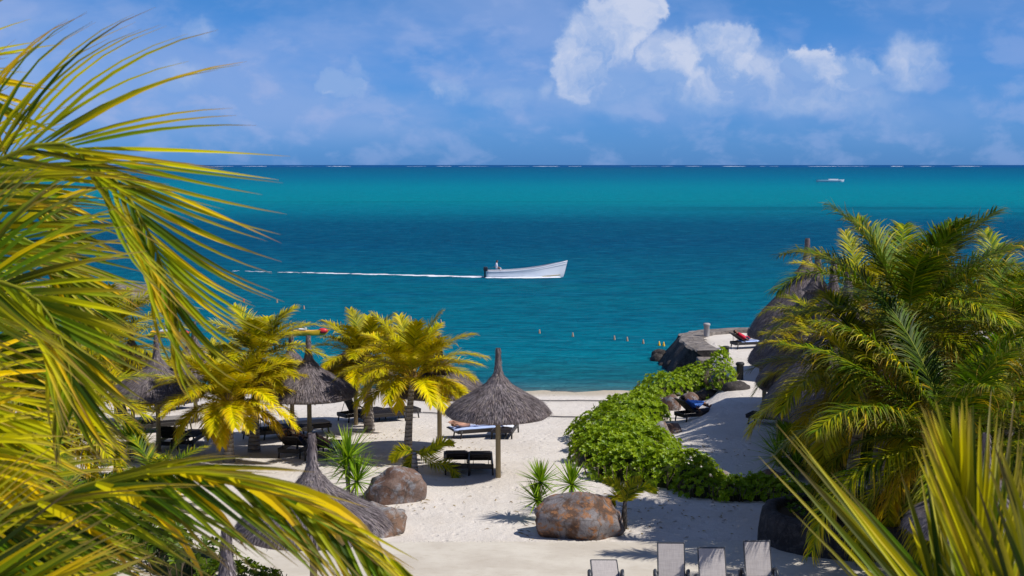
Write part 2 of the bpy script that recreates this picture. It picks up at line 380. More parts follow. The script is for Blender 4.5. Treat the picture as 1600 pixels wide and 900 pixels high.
# ---------------------------------------------------------------- sea
def m_sea():
    m, t, o = newmat('sea'); p = geopos(t); s = t.node('ShaderNodeSeparateXYZ'); t.put(s.inputs[0], p)
    big = t.noise(t.vmul(p, (.0012, .006, 1)), 1, 5, .6, .3)
    band = t.noise(t.vmul(p, (.006, .028, 1)), 1, 5, .55, .5)
    Y = t.m('MAXIMUM', s.outputs[1], 60.)
    k = t.m('DIVIDE', 24200., Y)                           # large near the shore, small far out
    k = t.m('MULTIPLY', k, t.m('ADD', 1., t.m('MULTIPLY', t.m('SUBTRACT', band, .5), .16)))
    # depth of the water over sand and weed: bands of colour parallel to the coast
    col = t.ramp(t.m('DIVIDE', k, 360.), [
        (0.000, (.000, .062, .230)), (.009, (.000, .068, .225)), (.018, (.000, .095, .205)), (.05, (.0, .145, .270)),
        (.10, (.0, .240, .325)), (.155, (.0, .250, .318)), (.205, (.0, .185, .28)), (.25, (.0, .105, .205)), (.33, (.0, .092, .190)), (.42, (.0, .125, .225)),
        (.52, (.0, .165, .250)), (.70, (.0, .195, .290)), (.84, (.0, .235, .325)), (.93, (.01, .20, .25)), (.975, (.08, .27, .29)), (1., (.30, .40, .38))])
    # dark weed patches in the lagoon, streaks parallel to the shore
    pt = t.noise(t.vmul(p, (.0042, .020, 1)), 1, 3, .5)
    patch = t.m('MULTIPLY', t.mapr(pt, .50, .62), t.m('MULTIPLY', t.mapr(k, 52, 62), t.mapr(k, 85, 72)))
    col = t.mix(t.m('MULTIPLY', patch, .6), col, (.0, .115, .18))
    pt2 = t.noise(t.vmul(p, (.02, .07, 1)), 1, 4, .6)
    col = t.mix(t.m('MULTIPLY', t.mapr(pt2, .45, .7), t.m('MULTIPLY', t.mapr(k, 90, 150), .38)), col, (.0, .10, .25))
    pt3 = t.noise(t.vmul(p, (.05, .2, 1)), 1, 4, .6)
    col = t.mix(t.m('MULTIPLY', t.mapr(pt3, .55, .75), t.m('MULTIPLY', t.mapr(k, 200, 300), .30)), col, (.01, .10, .15))
    n1 = t.noise(t.vmul(p, (.45, 1.1, 1)), 1, 7, .68, .2)
    n2 = t.noise(t.vmul(p, (2.2, 4.6, 1)), 1, 3, .6)
    n3 = t.noise(t.vmul(p, (.06, .16, 1)), 1, 5, .6)
    h = t.m('ADD', t.m('MULTIPLY', n1, 1.), t.m('ADD', t.m('MULTIPLY', n2, .18), t.m('MULTIPLY', n3, 1.8)))
    bm = bump(t, h, 1.0, 1.1)
    col = t.mix(t.mapr(n1, .44, .60, 0, .62), col, t.mix(1., col, (1., .50, .60), 'MULTIPLY'))  # dark side of the ripples painted into the water colour
    col = t.mix(t.mapr(t.noise(t.vmul(p, (.30, 1.9, 1)), 1, 4, .65), .54, .68, 0, .6), col, (.02, .25, .36))  # painted wave highlights: lighter streaks mixed into the colour
    b = t.node('ShaderNodeMixShader'); df = t.node('ShaderNodeBsdfDiffuse'); gl = t.node('ShaderNodeBsdfGlossy'); fr_ = t.node('ShaderNodeFresnel')
    t.put(df.inputs[0], col); t.l.new(bm, df.inputs['Normal']); gl.inputs['Roughness'].default_value = .22; t.l.new(bm, gl.inputs['Normal'])
    fr_.inputs[0].default_value = 1.33; t.l.new(bm, fr_.inputs['Normal'])
    t.put(b.inputs[0], t.m('MINIMUM', t.m('MULTIPLY', fr_.outputs[0], .17), .10)); t.l.new(df.outputs[0], b.inputs[1]); t.l.new(gl.outputs[0], b.inputs[2])
    tr = t.node('ShaderNodeBsdfTransparent'); mx = t.node('ShaderNodeMixShader')
    t.put(mx.inputs[0], t.mapr(t.m('ADD', k, t.m('MULTIPLY', n1, 8)), 350, 368, 0, .85)); t.l.new(b.outputs[0], mx.inputs[1]); t.l.new(tr.outputs[0], mx.inputs[2]); t.l.new(mx.outputs[0], o.inputs[0])
    return m
def sea():
    ys = [58, 66, 72, 80, 100, 140, 200, 300, 600, 1500, 4000, 9000, 16000, 32000]; b = MB(); vs = []
    for y in ys:
        wd = 150 + y*1.3
        for i in range(21): vs.append((-wd + i*wd/10, y, WATER))
    b.add(vs, [(j*21+i, j*21+i+1, (j+1)*21+i+1, (j+1)*21+i) for j in range(len(ys)-1) for i in range(20)])
    tag(b.build('sea_water', m_sea()), 'turquoise and deep blue lagoon water', None, None, 'structure')
    # surf on the reef far out: low broken ridges of white water
    b = MB(); r = random.Random(3); x = -4200
    while x < 4200:
        L = r.uniform(20, 200); g = r.uniform(8, 90); hh = r.uniform(.2, 1.7); y0 = 8200 + r.uniform(-300, 300)
        if r.random() < .12: g += 240
        n = 10; vs = []
        for i in range(n+1):
            xx = x + L*i/n; e = sin(pi*i/n)**.5*hh*(.6 + .6*r.random())
            vs += [(xx, y0 - 60, WATER - .5), (xx, y0, WATER + e), (xx, y0 + 60, WATER - .5)]
        b.add(vs, [q for i in range(n) for q in ((i*3, i*3+3, i*3+4, i*3+1), (i*3+1, i*3+4, i*3+5, i*3+2))], smooth=True); x += L + g
    tag(b.build('reef_surf', M['foam']), 'line of white surf breaking on the reef near the horizon', 'surf', None, 'stuff')
    # foam lapping at the sand
    b = MB(); r = random.Random(5)
    ysh = 45 + 1.2/.0522
sea()

# ---------------------------------------------------------------- palms
def lerp(a, b, t): return tuple(a[i]*(1-t) + b[i]*t for i in range(3))
GREEN = (.13, .25, .003); DEEP = (.018, .042, .003); YEL = (.74, .66, .0); GOLD = (.88, .56, .0); TIP = (.34, .22, .10); BRN = (.22, .13, .08)
def leafstrip(mb, p, d, U_, L, w, segs, sag, wind, cols, fold=0., r=rng):
    """one leaflet: a tapering strip bending under its weight and the wind"""
    p = Vector(p); d = d.normalized(); vs = []; fs = []; cc = []
    prof = [.45, .95, 1., .82, .55, .3] if segs >= 5 else ([.5, 1., .8, .42] if segs == 4 else [.6, 1., .6])
    st = L/segs; nn = 3 if fold else 2
    for i in range(segs + 1):
        W = U_.cross(d)
        if W.length < 1e-4: W = Vector((1, 0, 0))
        W.normalize(); t = i/segs; wd = w*(prof[i] if i < segs else .04)*.5
        N = d.cross(W)
        if fold: vs += [p - W*wd + N*wd*fold, p, p + W*wd + N*wd*fold]
        else: vs += [p - W*wd, p + W*wd]
        c = lerp(cols[0], cols[1], min(1, t*1.6)) if t < .62 else lerp(cols[1], cols[2], (t-.62)/.38)
        cc += [c]*nn
        p = p + d*st
        d = (d + Vector((0, 0, -1))*sag*(t+.25) + wind*(t + .2)).normalized()
    for i in range(segs):
        for k in range(nn-1): fs.append((i*nn+k, i*nn+k+1, (i+1)*nn+k+1, (i+1)*nn+k))
    mb.add(vs, fs, cc)
def frond(mb, pts, leaf=.8, n=50, w=.04, a0=30, a1=62, sag=.25, wind=Vector((0, 0, 0)), yellow=.4, segs=3, fold=0., t0=.14, lift=.15, rr=.028, jit=.12, roll=0., r=rng, sidea=(0, 0), upref=None, dry=0., deadtip=.12, tg=0., lowdark=0.):
    pts = [Vector(p) for p in pts]
    # smooth curve through the points
    cur = []
    for i in range(len(pts)-1):
        p0 = pts[max(0, i-1)]; p1 = pts[i]; p2 = pts[i+1]; p3 = pts[min(len(pts)-1, i+2)]
        for k in range(6):
            t = k/6; cur.append(.5*((2*p1) + (p2-p0)*t + (2*p0-5*p1+4*p2-p3)*t*t + (3*p1-p0-3*p2+p3)*t**3))
    cur.append(pts[-1]); nC = len(cur)
    acc = [0]
    for i in range(1, nC): acc.append(acc[-1] + (cur[i]-cur[i-1]).length)
    tot = acc[-1]
    base_y = max(-.3, min(1, yellow)); fb = 1.0 if tg else r.uniform(.62, 1.12)
    rc = lerp((.22, .26, .02), (.62, .40, .02), max(0, base_y))
    step = max(1, nC//14)
    idx = list(range(0, nC, step)); 
    if idx[-1] != nC-1: idx.append(nC-1)
    mb.tube([cur[i] for i in idx], [rr*(1 - .85*acc[i]/tot) for i in idx], 5, 0, rc)
    j = 0
    for k in range(n):
        t = t0 + (1 - t0)*(k + .5)/n; s = t*tot
        while j < nC-2 and acc[j+1] < s: j += 1
        q = (s - acc[j])/max(1e-6, acc[j+1]-acc[j]); p = cur[j].lerp(cur[j+1], q)
        Tn = (cur[min(j+2, nC-1)] - cur[max(j-1, 0)]).normalized()
        up = upref if upref is not None else Vector((0, 0, 1))
        S = Tn.cross(up)
        if S.length < .25: S = Tn.cross(Vector((0, 1, .2)))
        S.normalize(); U_ = S.cross(Tn)
        if roll: 
            q_ = Matrix.Rotation(roll, 3, Tn); S = q_ @ S; U_ = q_ @ U_
        prof = min(1., .45 + (t - t0)*2.6) * (1 - .62*max(0, (t-.45)/.55)**1.6)
        for side in (-1, 1):
            a = R(a0 + (a1 - a0)*t + sidea[(side+1)//2]) + r.gauss(0, jit*.6)
            d = S*side*cos(a) + Tn*sin(a) + U_*(lift + r.gauss(0, jit))
            L = leaf*prof*r.uniform(.86, 1.08)
            y = base_y - (.12 if tg else 0) + r.gauss(0, .24) + .12*t - (lowdark if side > 0 else 0)  # lower side leaflets less yellow: their shade is put into the colour
            c0 = lerp(lerp(DEEP, GREEN, r.random()), YEL, max(0, min(1, y))); c1 = lerp(c0, YEL if r.random() < .68 else GOLD, max(0, min(.9, y*.7 + tg + r.gauss(0, .12))))
            c2 = lerp(c1, TIP if r.random() < .7 else BRN, (.35 if not tg else .55) + .4*r.random())
            sg = sag*r.uniform(.6, 1.5)
            if r.random() < dry: c1 = lerp(c1, GOLD, .8); c2 = BRN; sg *= 2.5
            c0, c1, c2 = [tuple(v*fb for v in c_) for c_ in (c0, c1, c2)]
            leafstrip(mb, p, d, U_, L, w*r.uniform(.8, 1.15), segs, sg, wind, (c0, c1, c2), fold)
def arc(base, az, el, L, droop, wind=Vector((0, 0, 0)), n=7, power=1.3):
    p = Vector(base); pts = [p.copy()]
    hd = Vector((cos(az), sin(az), 0)); st = L/n
    for i in range(n):
        t = (i + .5)/n; e = el - droop*t**power
        d = (hd*cos(e) + Vector((0, 0, sin(e))) + wind*t*1.1).normalized()
        p = p + d*st; pts.append(p.copy())
    return pts
WIND = Vector((.55, .1, .04))
def palm(base, top, name='coconut_palm', label='', nf=22, L=3.0, leaf=.75, n=38, w=.045, yellow=.5, trunk_r=.16, seed=1, wind=.25, segs=3, az_skip=None, el_lo=-15, group=None, droop=85, coconuts=0, part='crown', upr=0.):
    r = random.Random(seed); root = empty(name, base, 0, label, 'palm tree', group)
    rel = Vector(top) - Vector(base); b = MB(); pts = []; rad = []
    for i in range(15):
        t = i/14; p = Vector((rel.x*t**1.5, rel.y*t**1.5, rel.z*t)); pts.append(p)
        rad.append(trunk_r*(1.25 - .5*t + .35*math.exp(-t*9))*(1 + .04*(i % 2)))
    pts[0].z -= .15
    b.tube(pts, rad, 14); b.build('trunk', M['trunk'], root)
    c = MB(); W_ = WIND*wind
    for i in range(nf):
        q = i/(nf-1); az = i*2.39996 + r.uniform(-.25, .25)
        el = R(80 - (80 - el_lo)*q**(.8 + upr) + r.uniform(-7, 7)); dr = R(droop*(.55 + .6*q) + r.uniform(-12, 12))
        LL = L*(.78 + .3*sin(pi*min(1, q*.9+.1)))*r.uniform(.9, 1.08)
        y = yellow + (q - .5)*.45 + r.uniform(-.12, .12)
        st = rel + Vector((cos(az), sin(az), 0))*.08 + Vector((0, 0, -.25*q))
        frond(c, arc(st, az, el, LL, dr, W_), leaf, int(n*1.3), w*.74, 28, 58, (.38 if L < 2.7 else (.46 if L < 3.5 else .6)) + .18*q, W_*.55, y, segs, 0, .17, .12, .024*L/3, .13, 0., r, dry=(.9 if (q > .86 and r.random() < .35) else .03))
    # fibrous heart where the fronds leave the trunk
    h = MB(); h.lathe([(.08, -.5), (.13, -.3), (.15, -.05), (.11, .12), (.04, .25)], 12, rel, .3, (.30, .20, .07)); h.build('crown_heart', M['thatch'], root)
    c.build(part, M['palm'], root)
    for i in range(coconuts):
        a = r.uniform(0, 2*pi); cb = MB(); rr_ = r.uniform(.10, .13)
        prof = [(rr_*sin(pi*k/8), -rr_*1.2*cos(pi*k/8)) for k in range(9)]; prof[0] = (.005, prof[0][1]); prof[-1] = (.005, prof[-1][1])
        cb.lathe(prof, 12); o = cb.build('coconut', M['coconut'], root)
        o.location = rel + Vector((cos(a)*r.uniform(.25, .5), sin(a)*r.uniform(.25, .5), -r.uniform(.25, .75)))
    return root
def palm_px(px, base_py, top_px, top_py, **k):
    b = G(px, base_py); t = at(top_px, top_py, b.y); return palm(b, t, **k)

BG = 'coconut palms on the beach'; RG = 'coconut palms of the right hand grove'
palm_px(358, 722, 357, 624, label='yellow coconut palm left of the beach with drooping golden fronds', nf=38, L=2.5, leaf=.72, n=74, w=.056, yellow=.82, seed=11, el_lo=2, droop=78, trunk_r=.14, wind=.22, group=BG)
palm_px(397, 706, 403, 555, label='greener coconut palm just behind the golden one, with a dark shaded trunk', nf=34, L=2.4, leaf=.7, n=66, w=.056, yellow=.55, seed=12, trunk_r=.15, wind=.3, group=BG)
palm_px(577, 674, 572, 562, label='coconut palm with grey ringed trunk left of its taller golden twin', nf=36, L=2.3, leaf=.68, n=66, w=.056, yellow=.62, seed=13, trunk_r=.15, wind=.2, group=BG, el_lo=4, droop=76)
palm_px(637, 718, 645, 585, label='golden coconut palm with grey ringed trunk behind the brown boulder', nf=36, L=2.45, leaf=.7, n=72, w=.056, yellow=.8, seed=24, trunk_r=.115, wind=.2, group=BG, el_lo=4, droop=76)
palm_px(190, 668, 165, 545, label='large windswept coconut palm at the far left of the beach', nf=36, L=3.7, leaf=.95, n=66, w=.058, yellow=.5, seed=15, trunk_r=.18, wind=.45, group=BG)
palm_px(60, 700, 40, 540, label='leaning coconut palm at the left edge behind the near fronds', nf=34, L=3.8, leaf=.95, n=60, w=.06, yellow=.42, seed=16, trunk_r=.17, wind=.45, group=BG)
palm_px(110, 770, 90, 640, label='leafy coconut palm low at the left between undergrowth and the windswept crowns', nf=32, L=3.2, leaf=.9, n=58, w=.06, yellow=.35, seed=17, trunk_r=.16, wind=.35, group=BG)
# right hand grove
palm_px(1322, 832, 1355, 600, label='coconut palm rising from the round stone planter with arching golden lower fronds', nf=28, L=3.2, leaf=1.0, n=74, w=.062, yellow=.40, seed=21, trunk_r=.15, wind=.2, group=RG, el_lo=-25)
palm_px(1360, 826, 1422, 505, label='tall dark coconut palm in the planter with fronds standing upright', nf=32, L=4.1, leaf=1.15, n=84, w=.06, yellow=-.05, seed=22, trunk_r=.16, wind=.75, group=RG, el_lo=-10, droop=84, upr=.1)
palm_px(1345, 660, 1350, 470, label='far coconut palm of the grove swept by the wind behind the thatched finials', nf=28, L=3.1, leaf=.95, n=60, w=.058, yellow=.45, seed=23, wind=.6, group=RG)
palm_px(1335, 712, 1352, 560, label='coconut palm between the pavilions and the planter with fronds hanging over the thatch', nf=24, L=2.9, leaf=.95, n=62, w=.058, yellow=.25, seed=33, wind=.2, group=RG, trunk_r=.13)
palm_px(1292, 668, 1282, 512, label='slender coconut palm in front of the far pavilions with thin hanging fronds', nf=20, L=2.4, leaf=.8, n=48, w=.05, yellow=.25, seed=41, wind=.2, group=RG, droop=110, el_lo=-20, trunk_r=.1)
palm_px(1280, 692, 1292, 572, label='low coconut palm under the pavilions with broad golden fronds arching over the path', nf=28, L=2.6, leaf=.8, n=60, w=.055, yellow=.85, seed=28, wind=.05, group=RG, droop=95, trunk_r=.11)
b0 = at(1495, 690, 33.0); b0.z = 0; palm(b0, at(1495, 690, 33.0), label='big coconut palm with orange coconuts at the right edge', nf=36, L=4.6, leaf=1.15, n=90, w=.062, yellow=.0, seed=25, wind=.6, segs=4, group=RG, coconuts=18, el_lo=-25, droop=78)
palm_px(1570, 780, 1585, 540, label='dense green coconut palm at the right edge behind the coconut bearing one', nf=32, L=4.2, leaf=1.1, n=76, w=.06, yellow=.05, seed=26, wind=.75, group=RG, droop=92)
palm_px(1450, 730, 1490, 540, label='bushy coconut palm deep inside the grove, filling the gap between the tall ones', nf=32, L=4.0, leaf=1.1, n=70, w=.06, yellow=-.1, seed=29, wind=.5, group=RG)

# ---------------------------------------------------------------- near fronds
def near_palm(root_loc, name, label, crown, fronds, trunk_r=.16):
    root = empty(name, root_loc, 0, label, 'palm tree', 'palms close to the viewpoint')
    rl = Vector(root_loc); b = MB(); rel = Vector(crown) - rl
    b.tube([Vector((rel.x*(i/14)**1.3, rel.y*(i/14)**1.3, rel.z*i/14)) for i in range(15)], [trunk_r*(1.3 - .5*i/14) for i in range(15)], 14)
    b.build('trunk', M['trunk'], root)
    for k, fr in enumerate(fronds):
        fr = dict(fr); fr.setdefault('upref', Vector((.0, -1, .45))); hang = fr.pop('hang', []); pts = [at(*p) - rl for p in fr.pop('pts')]; m = MB(); r = random.Random(100 + k)
        frond(m, pts, r=r, **fr)
        for (hx, hy, hY, hl, hd) in hang:
            leafstrip(m, at(hx, hy, hY) - rl, Vector((hd, 0, -.25)), Vector((0, -1, .2)), hl, .055, 6, .34, Vector((0, 0, 0)), (lerp(YEL, GREEN, .35), GOLD, BRN if r.random() < .6 else (.5, .42, .36)), .3)
        m.build('frond', M['palm'], root)
    return root
Wn = Vector((.16, .02, -.0))
def nf_(pts, y, leaf=1.0, n=70, w=.046, a0=38, a1=66, sag=.07, wk=1., segs=6, dry=.05, lift=.05, **k):
    return dict(pts=pts, leaf=leaf, n=n, w=w, a0=a0, a1=a1, sag=sag, wind=Wn*wk, yellow=y, segs=segs, fold=.3, dry=dry, lift=lift, jit=.10, tg=.26, **k)
LF = [
 nf_([(-330,1000,6.9),(-220,930,6.8),(-120,905,6.7),(-20,925,6.7),(70,990,6.7)], .3, .95, 60, .026, a0=46, a1=62, sag=.02, wk=.5),
 nf_([(-330,820,8.6),(-200,770,8.7),(-90,750,8.8),(20,790,8.9),(100,860,8.9),(150,950,8.9)], .0, .95, 74, .030, wk=.6),
 nf_([(-330,650,8),(-160,400,7.9),(-10,255,7.7),(100,225,7.6),(175,275,7.5),(228,355,7.5),(262,440,7.5),(280,510,7.5)], .12, 1.25, 74, .026, rr=.03, wk=1.9, sag=.04, a0=44, a1=72),
 nf_([(-330,600,8),(-290,360,8),(-230,190,8),(-150,110,8),(-70,110,8),(-10,170,8)], .40, 1.05, 34, .028, wk=1.0, sag=.01, a0=50),
 nf_([(-330,660,7.6),(-150,500,7.4),(-30,440,7.2),(60,470,7.1),(105,560,7.1),(115,640,7.1)], .12, .9, 60, .034, wk=1.),
 nf_([(-330,640,8.8),(-150,440,9),(-20,370,9.1),(60,385,9.2),(110,450,9.3),(130,520,9.3)], -.1, 1.0, 64, .032, wk=1.2),
 nf_([(-330,640,9.4),(-150,330,9.6),(-20,275,9.7),(60,310,9.8),(110,370,9.9)], -.1, 1.0, 58, .032, wk=1.3),
 nf_([(-330,690,7.8),(-160,600,7.9),(-80,590,8),(-20,650,8),(20,740,8),(40,820,8)], .55, .72, 60, .034, wk=.7),
 nf_([(-330,720,9),(-140,600,9.2),(-40,540,9.4),(20,560,9.5),(60,630,9.6)], -.1, .85, 60, .034, wk=.9),
 nf_([(-330,760,7.3),(-200,690,7.1),(-100,680,7),(-30,730,6.9),(10,810,6.9)], .72, .7, 56, .032, wk=.7),
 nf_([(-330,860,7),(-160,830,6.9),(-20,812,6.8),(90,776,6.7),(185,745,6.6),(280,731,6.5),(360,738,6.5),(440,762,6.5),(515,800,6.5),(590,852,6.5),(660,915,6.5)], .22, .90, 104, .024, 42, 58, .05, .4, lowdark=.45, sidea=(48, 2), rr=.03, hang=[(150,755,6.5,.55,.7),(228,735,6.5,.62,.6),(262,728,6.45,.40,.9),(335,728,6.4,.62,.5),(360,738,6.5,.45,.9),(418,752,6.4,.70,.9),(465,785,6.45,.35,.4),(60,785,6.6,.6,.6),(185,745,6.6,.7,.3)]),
 nf_([(-330,980,6.6),(-200,960,6.4),(-80,955,6.3),(40,975,6.2),(150,1020,6.2)], .1, .95, 56, .030, a0=54, a1=62, sag=-.01, wk=.5),
 nf_([(-330,900,7.8),(-200,870,7.8),(-100,860,7.8),(-10,890,7.8),(60,960,7.8)], -.05, .85, 70, .028, wk=.6),
 nf_([(-330,760,9.8),(-150,800,10),(-20,830,10.4),(80,880,10.4),(150,970,10.4)], -.1, .9, 60, .04, wk=.5),
]
for f_ in LF: f_.pop('jp', None); f_.pop('seedy', None)
near_palm((at(-330, 700, 8).x - .3, 7.6, .05), 'coconut_palm', 'nearest coconut palm at left whose long yellow green fronds fill the edge', at(-330, 690, 8), LF)
RF = [
 dict(pts=[(1590,1260,5.8),(1550,1120,5.9),(1515,1020,6.1),(1480,950,6.3),(1450,905,6.5)], leaf=1.42, n=25, w=.027, a0=52, a1=78, sag=.01, wind=Wn*-.1, yellow=.14, segs=5, fold=.35, lift=.15, jit=.06, t0=.15, rr=.028),
 dict(pts=[(1585,1260,5.8),(1565,1080,5.8),(1540,930,5.8),(1515,820,5.8),(1495,740,5.8)], leaf=.85, n=25, w=.029, a0=68, a1=82, sag=.0, wind=Wn*.0, yellow=.2, segs=5, fold=.35, lift=.1, jit=.05, t0=.3, rr=.028),
 dict(pts=[(1610,1260,5.7),(1625,1100,5.6),(1630,970,5.5),(1625,860,5.5)], leaf=1.1, n=23, w=.027, a0=58, a1=76, sag=.0, wind=Wn*-.1, yellow=.14, segs=5, fold=.35, lift=.15, jit=.08, t0=.15, rr=.028),
]
near_palm((at(1580, 1200, 5.8).x + .2, 5.6, .05), 'coconut_palm', 'young coconut palm in the near right corner with upright soft focus leaflets', at(1580, 1230, 5.8), RF, .13)

# ---------------------------------------------------------------- thatched parasols
SMALL = [(.075, 4.1), (.085, 3.8), (.11, 3.5), (.14, 3.33), (.215, 3.2), (.30, 3.12), (.36, 3.03), (.48, 2.92), (.9, 2.66), (1.18, 2.5), (1.4, 2.36), (1.56, 2.20), (1.64, 2.07)]
BIG = [(.10, 6.4), (.12, 6.0), (.16, 5.6), (.25, 5.2), (.46, 4.9), (.62, 4.80), (.44, 4.72), (.60, 4.5), (.95, 4.12), (1.55, 3.5), (1.95, 3.05), (2.28, 2.65), (2.55, 2.25), (2.68, 1.9)]
TC = (.165, .145, .152)
def canopy(prof, seed, ns, tilt=0.):
    r = random.Random(seed); b = MB(); zb = prof[-1][1]
    inner = [(max(.02, rr_ - .10), z - .12) for rr_, z in prof[7:]][::-1]
    pr = list(prof) + [(prof[-1][0]-.03, zb - .07)] + inner
    b.lathe(pr, 56, (0, 0, 0), .03, TC)
    # straw ends lying on the surface
    cum = [0]
    for i in range(1, len(prof)): cum.append(cum[-1] + (prof[i][0] + prof[i-1][0]) * math.hypot(prof[i][0]-prof[i-1][0], prof[i][1]-prof[i-1][1]))
    def P(i, u): return prof[i-1][0]*(1-u) + prof[i][0]*u, prof[i-1][1]*(1-u) + prof[i][1]*u
    for k in range(ns):
        s = r.random()*cum[-1]; i = next(j for j in range(1, len(cum)) if cum[j] >= s)
        rr_, z = P(i, (s-cum[i-1])/(cum[i]-cum[i-1])); dr, dz = prof[i][0]-prof[i-1][0], prof[i][1]-prof[i-1][1]; q = math.hypot(dr, dz); dr /= q; dz /= q
        if k % 5 == 0: rr_, z = P(len(prof)-1, r.uniform(.1, .7)); i = len(prof)-1; dr, dz = .5, -.86
        a = r.uniform(0, 2*pi); L = (r.uniform(.10, .20) if i >= len(prof)-2 else r.uniform(.14, .32)) if i > 6 else r.uniform(.06, .14); e = r.uniform(.008, .05)
        er = Vector((cos(a), sin(a), 0)); et = Vector((-sin(a), cos(a), 0)); d = er*dr + Vector((0, 0, dz)) + et*r.gauss(0, .12)
        nrm = er*(-dz) + Vector((0, 0, dr)); p = er*rr_*1.01 + Vector((0, 0, z)) + nrm*.004
        wdt = r.uniform(.007, .016); c = r.uniform(.35, 2.0); cc = (TC[0]*c, TC[1]*c, TC[2]*c)
        if r.random() < .06: cc = (.36, .31, .26)
        b.add([p - et*wdt, p + et*wdt, p + d*L + nrm*e], [(0, 1, 2)], cc)
    return b
canopies = {}
def palapa(p, label, big=False, variant=0, rot=None, posts=True, lean=0.):
    root = empty('thatched_parasol' if not big else 'thatched_pavilion', p, rng.uniform(0, 6), label, 'parasol' if not big else 'pavilion', 'thatched parasols' if not big else 'thatched pavilions of the promenade')
    root.rotation_euler.x = lean
    key = (big, variant)
    if key not in canopies: canopies[key] = canopy(BIG if big else SMALL, 40 + variant, 12000 if big else 6000).build('canopy', M['thatch'], root)
    else: c = canopies[key].copy(); COL.objects.link(c); c.parent = root
    b = MB(); 
    b.tube([(0, 0, -.2), (.005, 0, 1.2), (0, 0, (2.95 if not big else 4.4))], [.085, .08, .075] if not big else .12, 12); b.build('post', M['post'], root)
    if big:
        for k in range(6):
            a = k*pi/3; b = MB(); b.tube([(cos(a)*2.1, sin(a)*2.1, -.2), (cos(a)*2.1, sin(a)*2.1, 2.7)], .09, 10); b.build('post', M['post'], root)
    else:
        b = MB()
        for k in range(8):
            a = k*pi/4 + .2; b.tube([(0, 0, 2.75), (cos(a)*1.5, sin(a)*1.5, 1.93)], .022, 6)
        b.lathe([(.10, 2.2), (.12, 2.25), (.10, 2.3)], 12); b.build('rafters', M['post'], root)
    return root
def gp(px, s):            # ground point for an upright thing whose scale is s photo pixels per metre
    Y = F/s; return Vector(((px-800)/F*Y, Y, hz((px-800)/F*Y, Y)))
palapa(G(778.5, 746), 'thatched parasol standing alone in the middle of the beach over the sunbathing pair', variant=0)
palapa(G(484, 708), 'thatched parasol between the golden palms, above two recliners in use', variant=1)
palapa(G(687, 702), 'thatched parasol half hidden behind the golden palm with the boulder', variant=2)
palapa(G(457, 686), 'thatched parasol behind another one, its tan post seen left of it', variant=0)
palapa(G(248, 706), 'thatched parasol under the big windswept palm, over a black recliner', variant=1)
palapa(G(208, 664), 'thatched parasol almost hidden by the windswept palm, only its post clear', variant=2)
palapa(G(306, 660), 'thatched parasol by the water behind the golden palm at left', variant=0)
palapa(G(556, 664), 'thatched parasol near the water behind the twin palms', variant=1)
palapa(gp(483, 74.0), 'thatched parasol seen from above through the near fronds at the bottom', variant=2)
palapa(gp(345, 101.0), 'nearest thatched parasol in the bottom left behind the dark leaflets', variant=0)
palapa(gp(1551, 74.5), 'thatched parasol at the right edge with its finial beside the coconuts', variant=1)
palapa(gp(1262, 33.8), 'farthest thatched pavilion with the tallest flared finial at the tip of the promenade', True, 0)
palapa(gp(1279, 39.4), 'second farthest thatched pavilion, its dark rim over the path', True, 1)
palapa(gp(1304, 43.8), 'third thatched pavilion mostly wrapped by palm fronds', True, 0)
palapa(gp(1327, 49.0), 'nearest thatched pavilion of the promenade with its rounded eave over a seated guest', True, 1)

# ---------------------------------------------------------------- boulders
def boulder(p, size, mat, seed, name='boulder', label='', cat='boulder', group='boulders', sub=4, rough=.22, flat=.35, rz=0.):
    import bmesh
    bm = bmesh.new(); bmesh.ops.create_icosphere(bm, subdivisions=sub, radius=1)
    r = random.Random(seed); o = Vector((r.random()*50, r.random()*50, 0))
    planes = [(Vector((r.gauss(0, 1), r.gauss(0, 1), r.gauss(0, .8))).normalized(), r.uniform(.72, .9)) for _ in range(9)]
    for v in bm.verts:
        c = v.co.copy()
        for nrm, dd in planes:
            k = c.dot(nrm)
            if k > dd: c -= nrm*(k-dd)*.6
        c *= 1 + rough*mn.fractal(c*1.3 + o, 1., 2., 4) + .02*mn.noise(c*9+o)
        if c.z < -flat: c.z = -flat + (c.z+flat)*.2
        v.co = Vector((c.x*size[0]/2, c.y*size[1]/2, (c.z+flat)*size[2]/(1+flat)))
    me = bpy.data.meshes.new(name); bm.to_mesh(me); bm.free()
    for f in me.polygons: f.use_smooth = True
    me.materials.append(mat); ob = bpy.data.objects.new(name, me); COL.objects.link(ob); ob.location = (p[0], p[1], p[2]-.08); ob.rotation_euler.z = rz
    return tag(ob, label, cat, group)
boulder(G(903, 832), (2.5, 2.0, 1.12), M['boulder'], 3, label='large rounded boulder streaked rust and grey in front of the spiky plants')
boulder(G(617, 780), (1.85, 1.6, 1.02), M['boulder_brown'], 5, label='flat topped brown boulder at the foot of the golden palm')
boulder(G(597, 828), (1.5, 1.5, .82), M['boulder_grey'], 8, label='low grey and rust boulder beside the near thatched roof')
